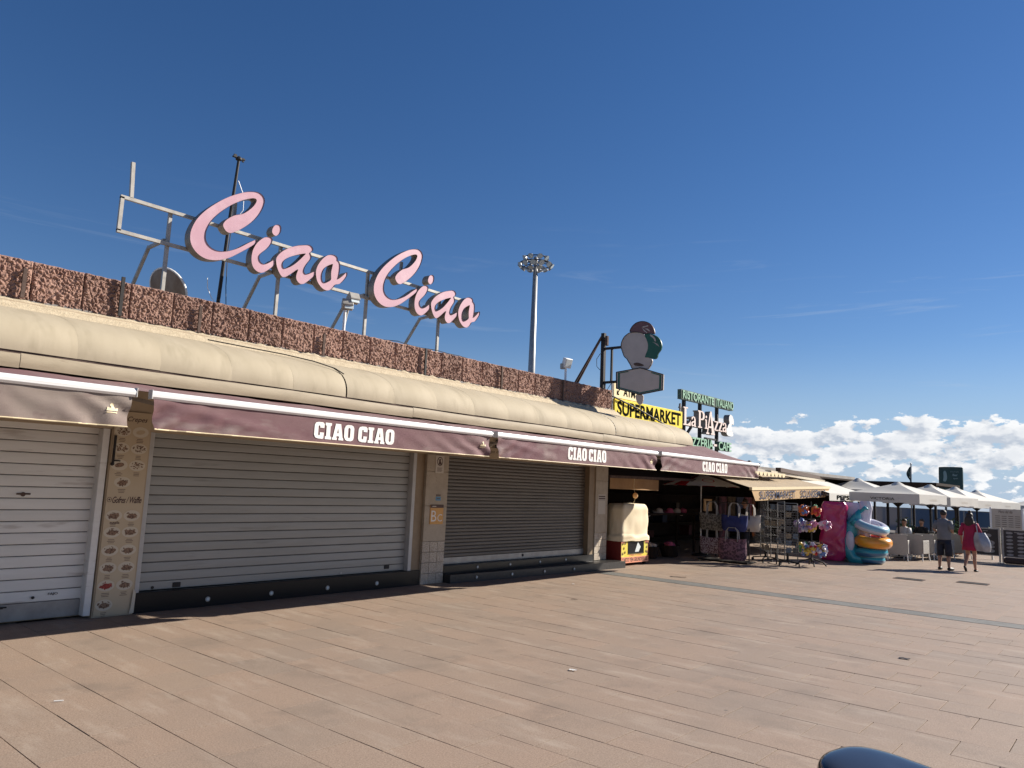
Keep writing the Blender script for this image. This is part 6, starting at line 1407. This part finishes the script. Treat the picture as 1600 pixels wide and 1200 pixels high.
# ================================================================== scooter top case at the lower edge
MT['gloss'] = material('dark_blue_gloss_shell', (.022, .023, .027), (.03, .03, .034), .13, 3, spec=.5, coat=.25)
sc_ = thing('motor_scooter', 'dark glossy rounded top case of a parked scooter at the bottom edge', 'scooter', (-.613, 2.576, 0), R(-12))
T = wm(sc_)
def shell(s_, t_):
    a = 2*math.pi*s_; c_, s2 = math.cos(a), math.sin(a); k_ = math.sin(math.pi/2*min(1, t_/.62))**.55 if t_ < .62 else 1.0
    k_ = (1-(1-min(1, t_/.7))**2.4)**.5
    return T @ Vector((.228*k_*math.copysign(abs(c_)**.72, c_)*(1+.02*s2), .20*k_*math.copysign(abs(s2)**.8, s2), 1.112-.028*(c_*k_+1)*.9-.15*t_**2.6))
MB().grid(shell, 56, 24).build('lid', MT['gloss'], sc_, True)
g = MB()
for t0, t1, e in ((.94, .92, 1.02), (.92, .76, .98)):
    pass
g.grid(lambda s_, t_: T @ Vector(((.196-.03*t_)*math.copysign(abs(math.cos(2*math.pi*s_))**.72, math.cos(2*math.pi*s_)), (.201-.03*t_)*math.copysign(abs(math.sin(2*math.pi*s_))**.8, math.sin(2*math.pi*s_)), .915-.20*t_)), 40, 4)
g.add([T @ Vector(((.166)*math.copysign(abs(math.cos(2*math.pi*i/40))**.72, math.cos(2*math.pi*i/40)), (.171)*math.copysign(abs(math.sin(2*math.pi*i/40))**.8, math.sin(2*math.pi*i/40)), .715)) for i in range(40)], [list(range(40))[::-1]])
g.build('case_base', MT['black_metal'], sc_, True, 40)
MB().bar(T @ Vector((-.1, 0, .70)), T @ Vector((-.1, -.45, .68)), .03).bar(T @ Vector((.1, 0, .70)), T @ Vector((.1, -.45, .68)), .03).build('carrier', MT['black_metal'], sc_)
g = MB(); loft(g, T @ Matrix.Rotation(R(90), 4, 'X'), [(0, .56, -.12, .10, .07), (0, .57, .1, .15, .12), (0, .56, .45, .15, .11), (0, .48, .75, .13, .10), (0, .38, .95, .16, .06), (0, .36, 1.15, .17, .05), (0, .55, 1.32, .14, .22), (0, .62, 1.45, .08, .16)], 18); g.build('fairing', MT['gloss'], sc_, True)
g = MB(); loft(g, T @ Matrix.Rotation(R(90), 4, 'X'), [(0, .66, .12, .12, .05), (0, .69, .3, .15, .05), (0, .67, .65, .14, .05), (0, .64, .8, .08, .04)], 16); g.build('seat', MT['shoe'], sc_, True)
for yy in (-.15, -1.40):
    w_ = MB().torus(T @ Vector((0, yy, .24)), .185, .06, T.to_3x3() @ Matrix.Rotation(R(90), 3, 'Y'), 26, 10).build('tyre', MT['shoe'], sc_, True)
    MB().lathe(T @ Vector((0, yy, .24)), [(.03, -.05), (.13, -.03), (.13, .03), (.03, .05)], 14, T.to_3x3() @ Vector((1, 0, 0))).build('rim', MT['galv'], sc_)
MB().tube([T @ Vector((-.33, -1.22, 1.02)), T @ Vector((0, -1.28, .96)), T @ Vector((.33, -1.22, 1.02))], .018, 8).tube([T @ Vector((0, -1.28, .96)), T @ Vector((0, -1.40, .26))], .03, 8).build('handlebar', MT['black_metal'], sc_)
# ================================================================== bits of litter on the paving
MT['paper'] = material('white_paper', (.75, .74, .70), None, .8)
def scrap(nm, lab, cat, x_, y_, w, h, mat, rz):
    m_ = Matrix.Rotation(rz, 3, 'Z')
    g = MB(); g.grid(lambda s_, t_: Vector((x_, y_, .006+.008*abs(math.sin(s_*5+t_*3)))) + m_ @ Vector(((s_-.5)*w, (t_-.5)*h*(1-.3*s_), 0)), 5, 4)
    tag(g.build(nm, MT[mat], None), lab, cat)
scrap('paper_scrap', 'small white paper scrap lying mid plaza', 'litter', -4.67, 6.61, .075, .05, 'paper', .4)
scrap('paper_scrap', 'tiny white paper scrap lying near the awning shadow', 'litter', -8.67, 12.2, .06, .04, 'paper', 1.4)
scrap('dark_scrap', 'dark flat leaf scrap lying on the tiles a few metres from the brown shutter', 'litter', -7.5, 10.6, .11, .03, 'shoe', .2)
scrap('dark_scrap', 'black strip lying by the grey paving band near the shop', 'litter', -8.05, 15.3, .34, .07, 'shoe', .35)
scrap('dark_scrap', 'small dark blot of rubbish on the right hand tiles', 'litter', -2.37, 10.25, .12, .07, 'shoe', .1)
tag(MB().tube([(-6.82, 2.46, .008), (-6.79, 2.52, .008)], .005, 6).build('cigarette_end', MT['paper'], None), 'cigarette end lying on the tiles at the lower left', 'litter')
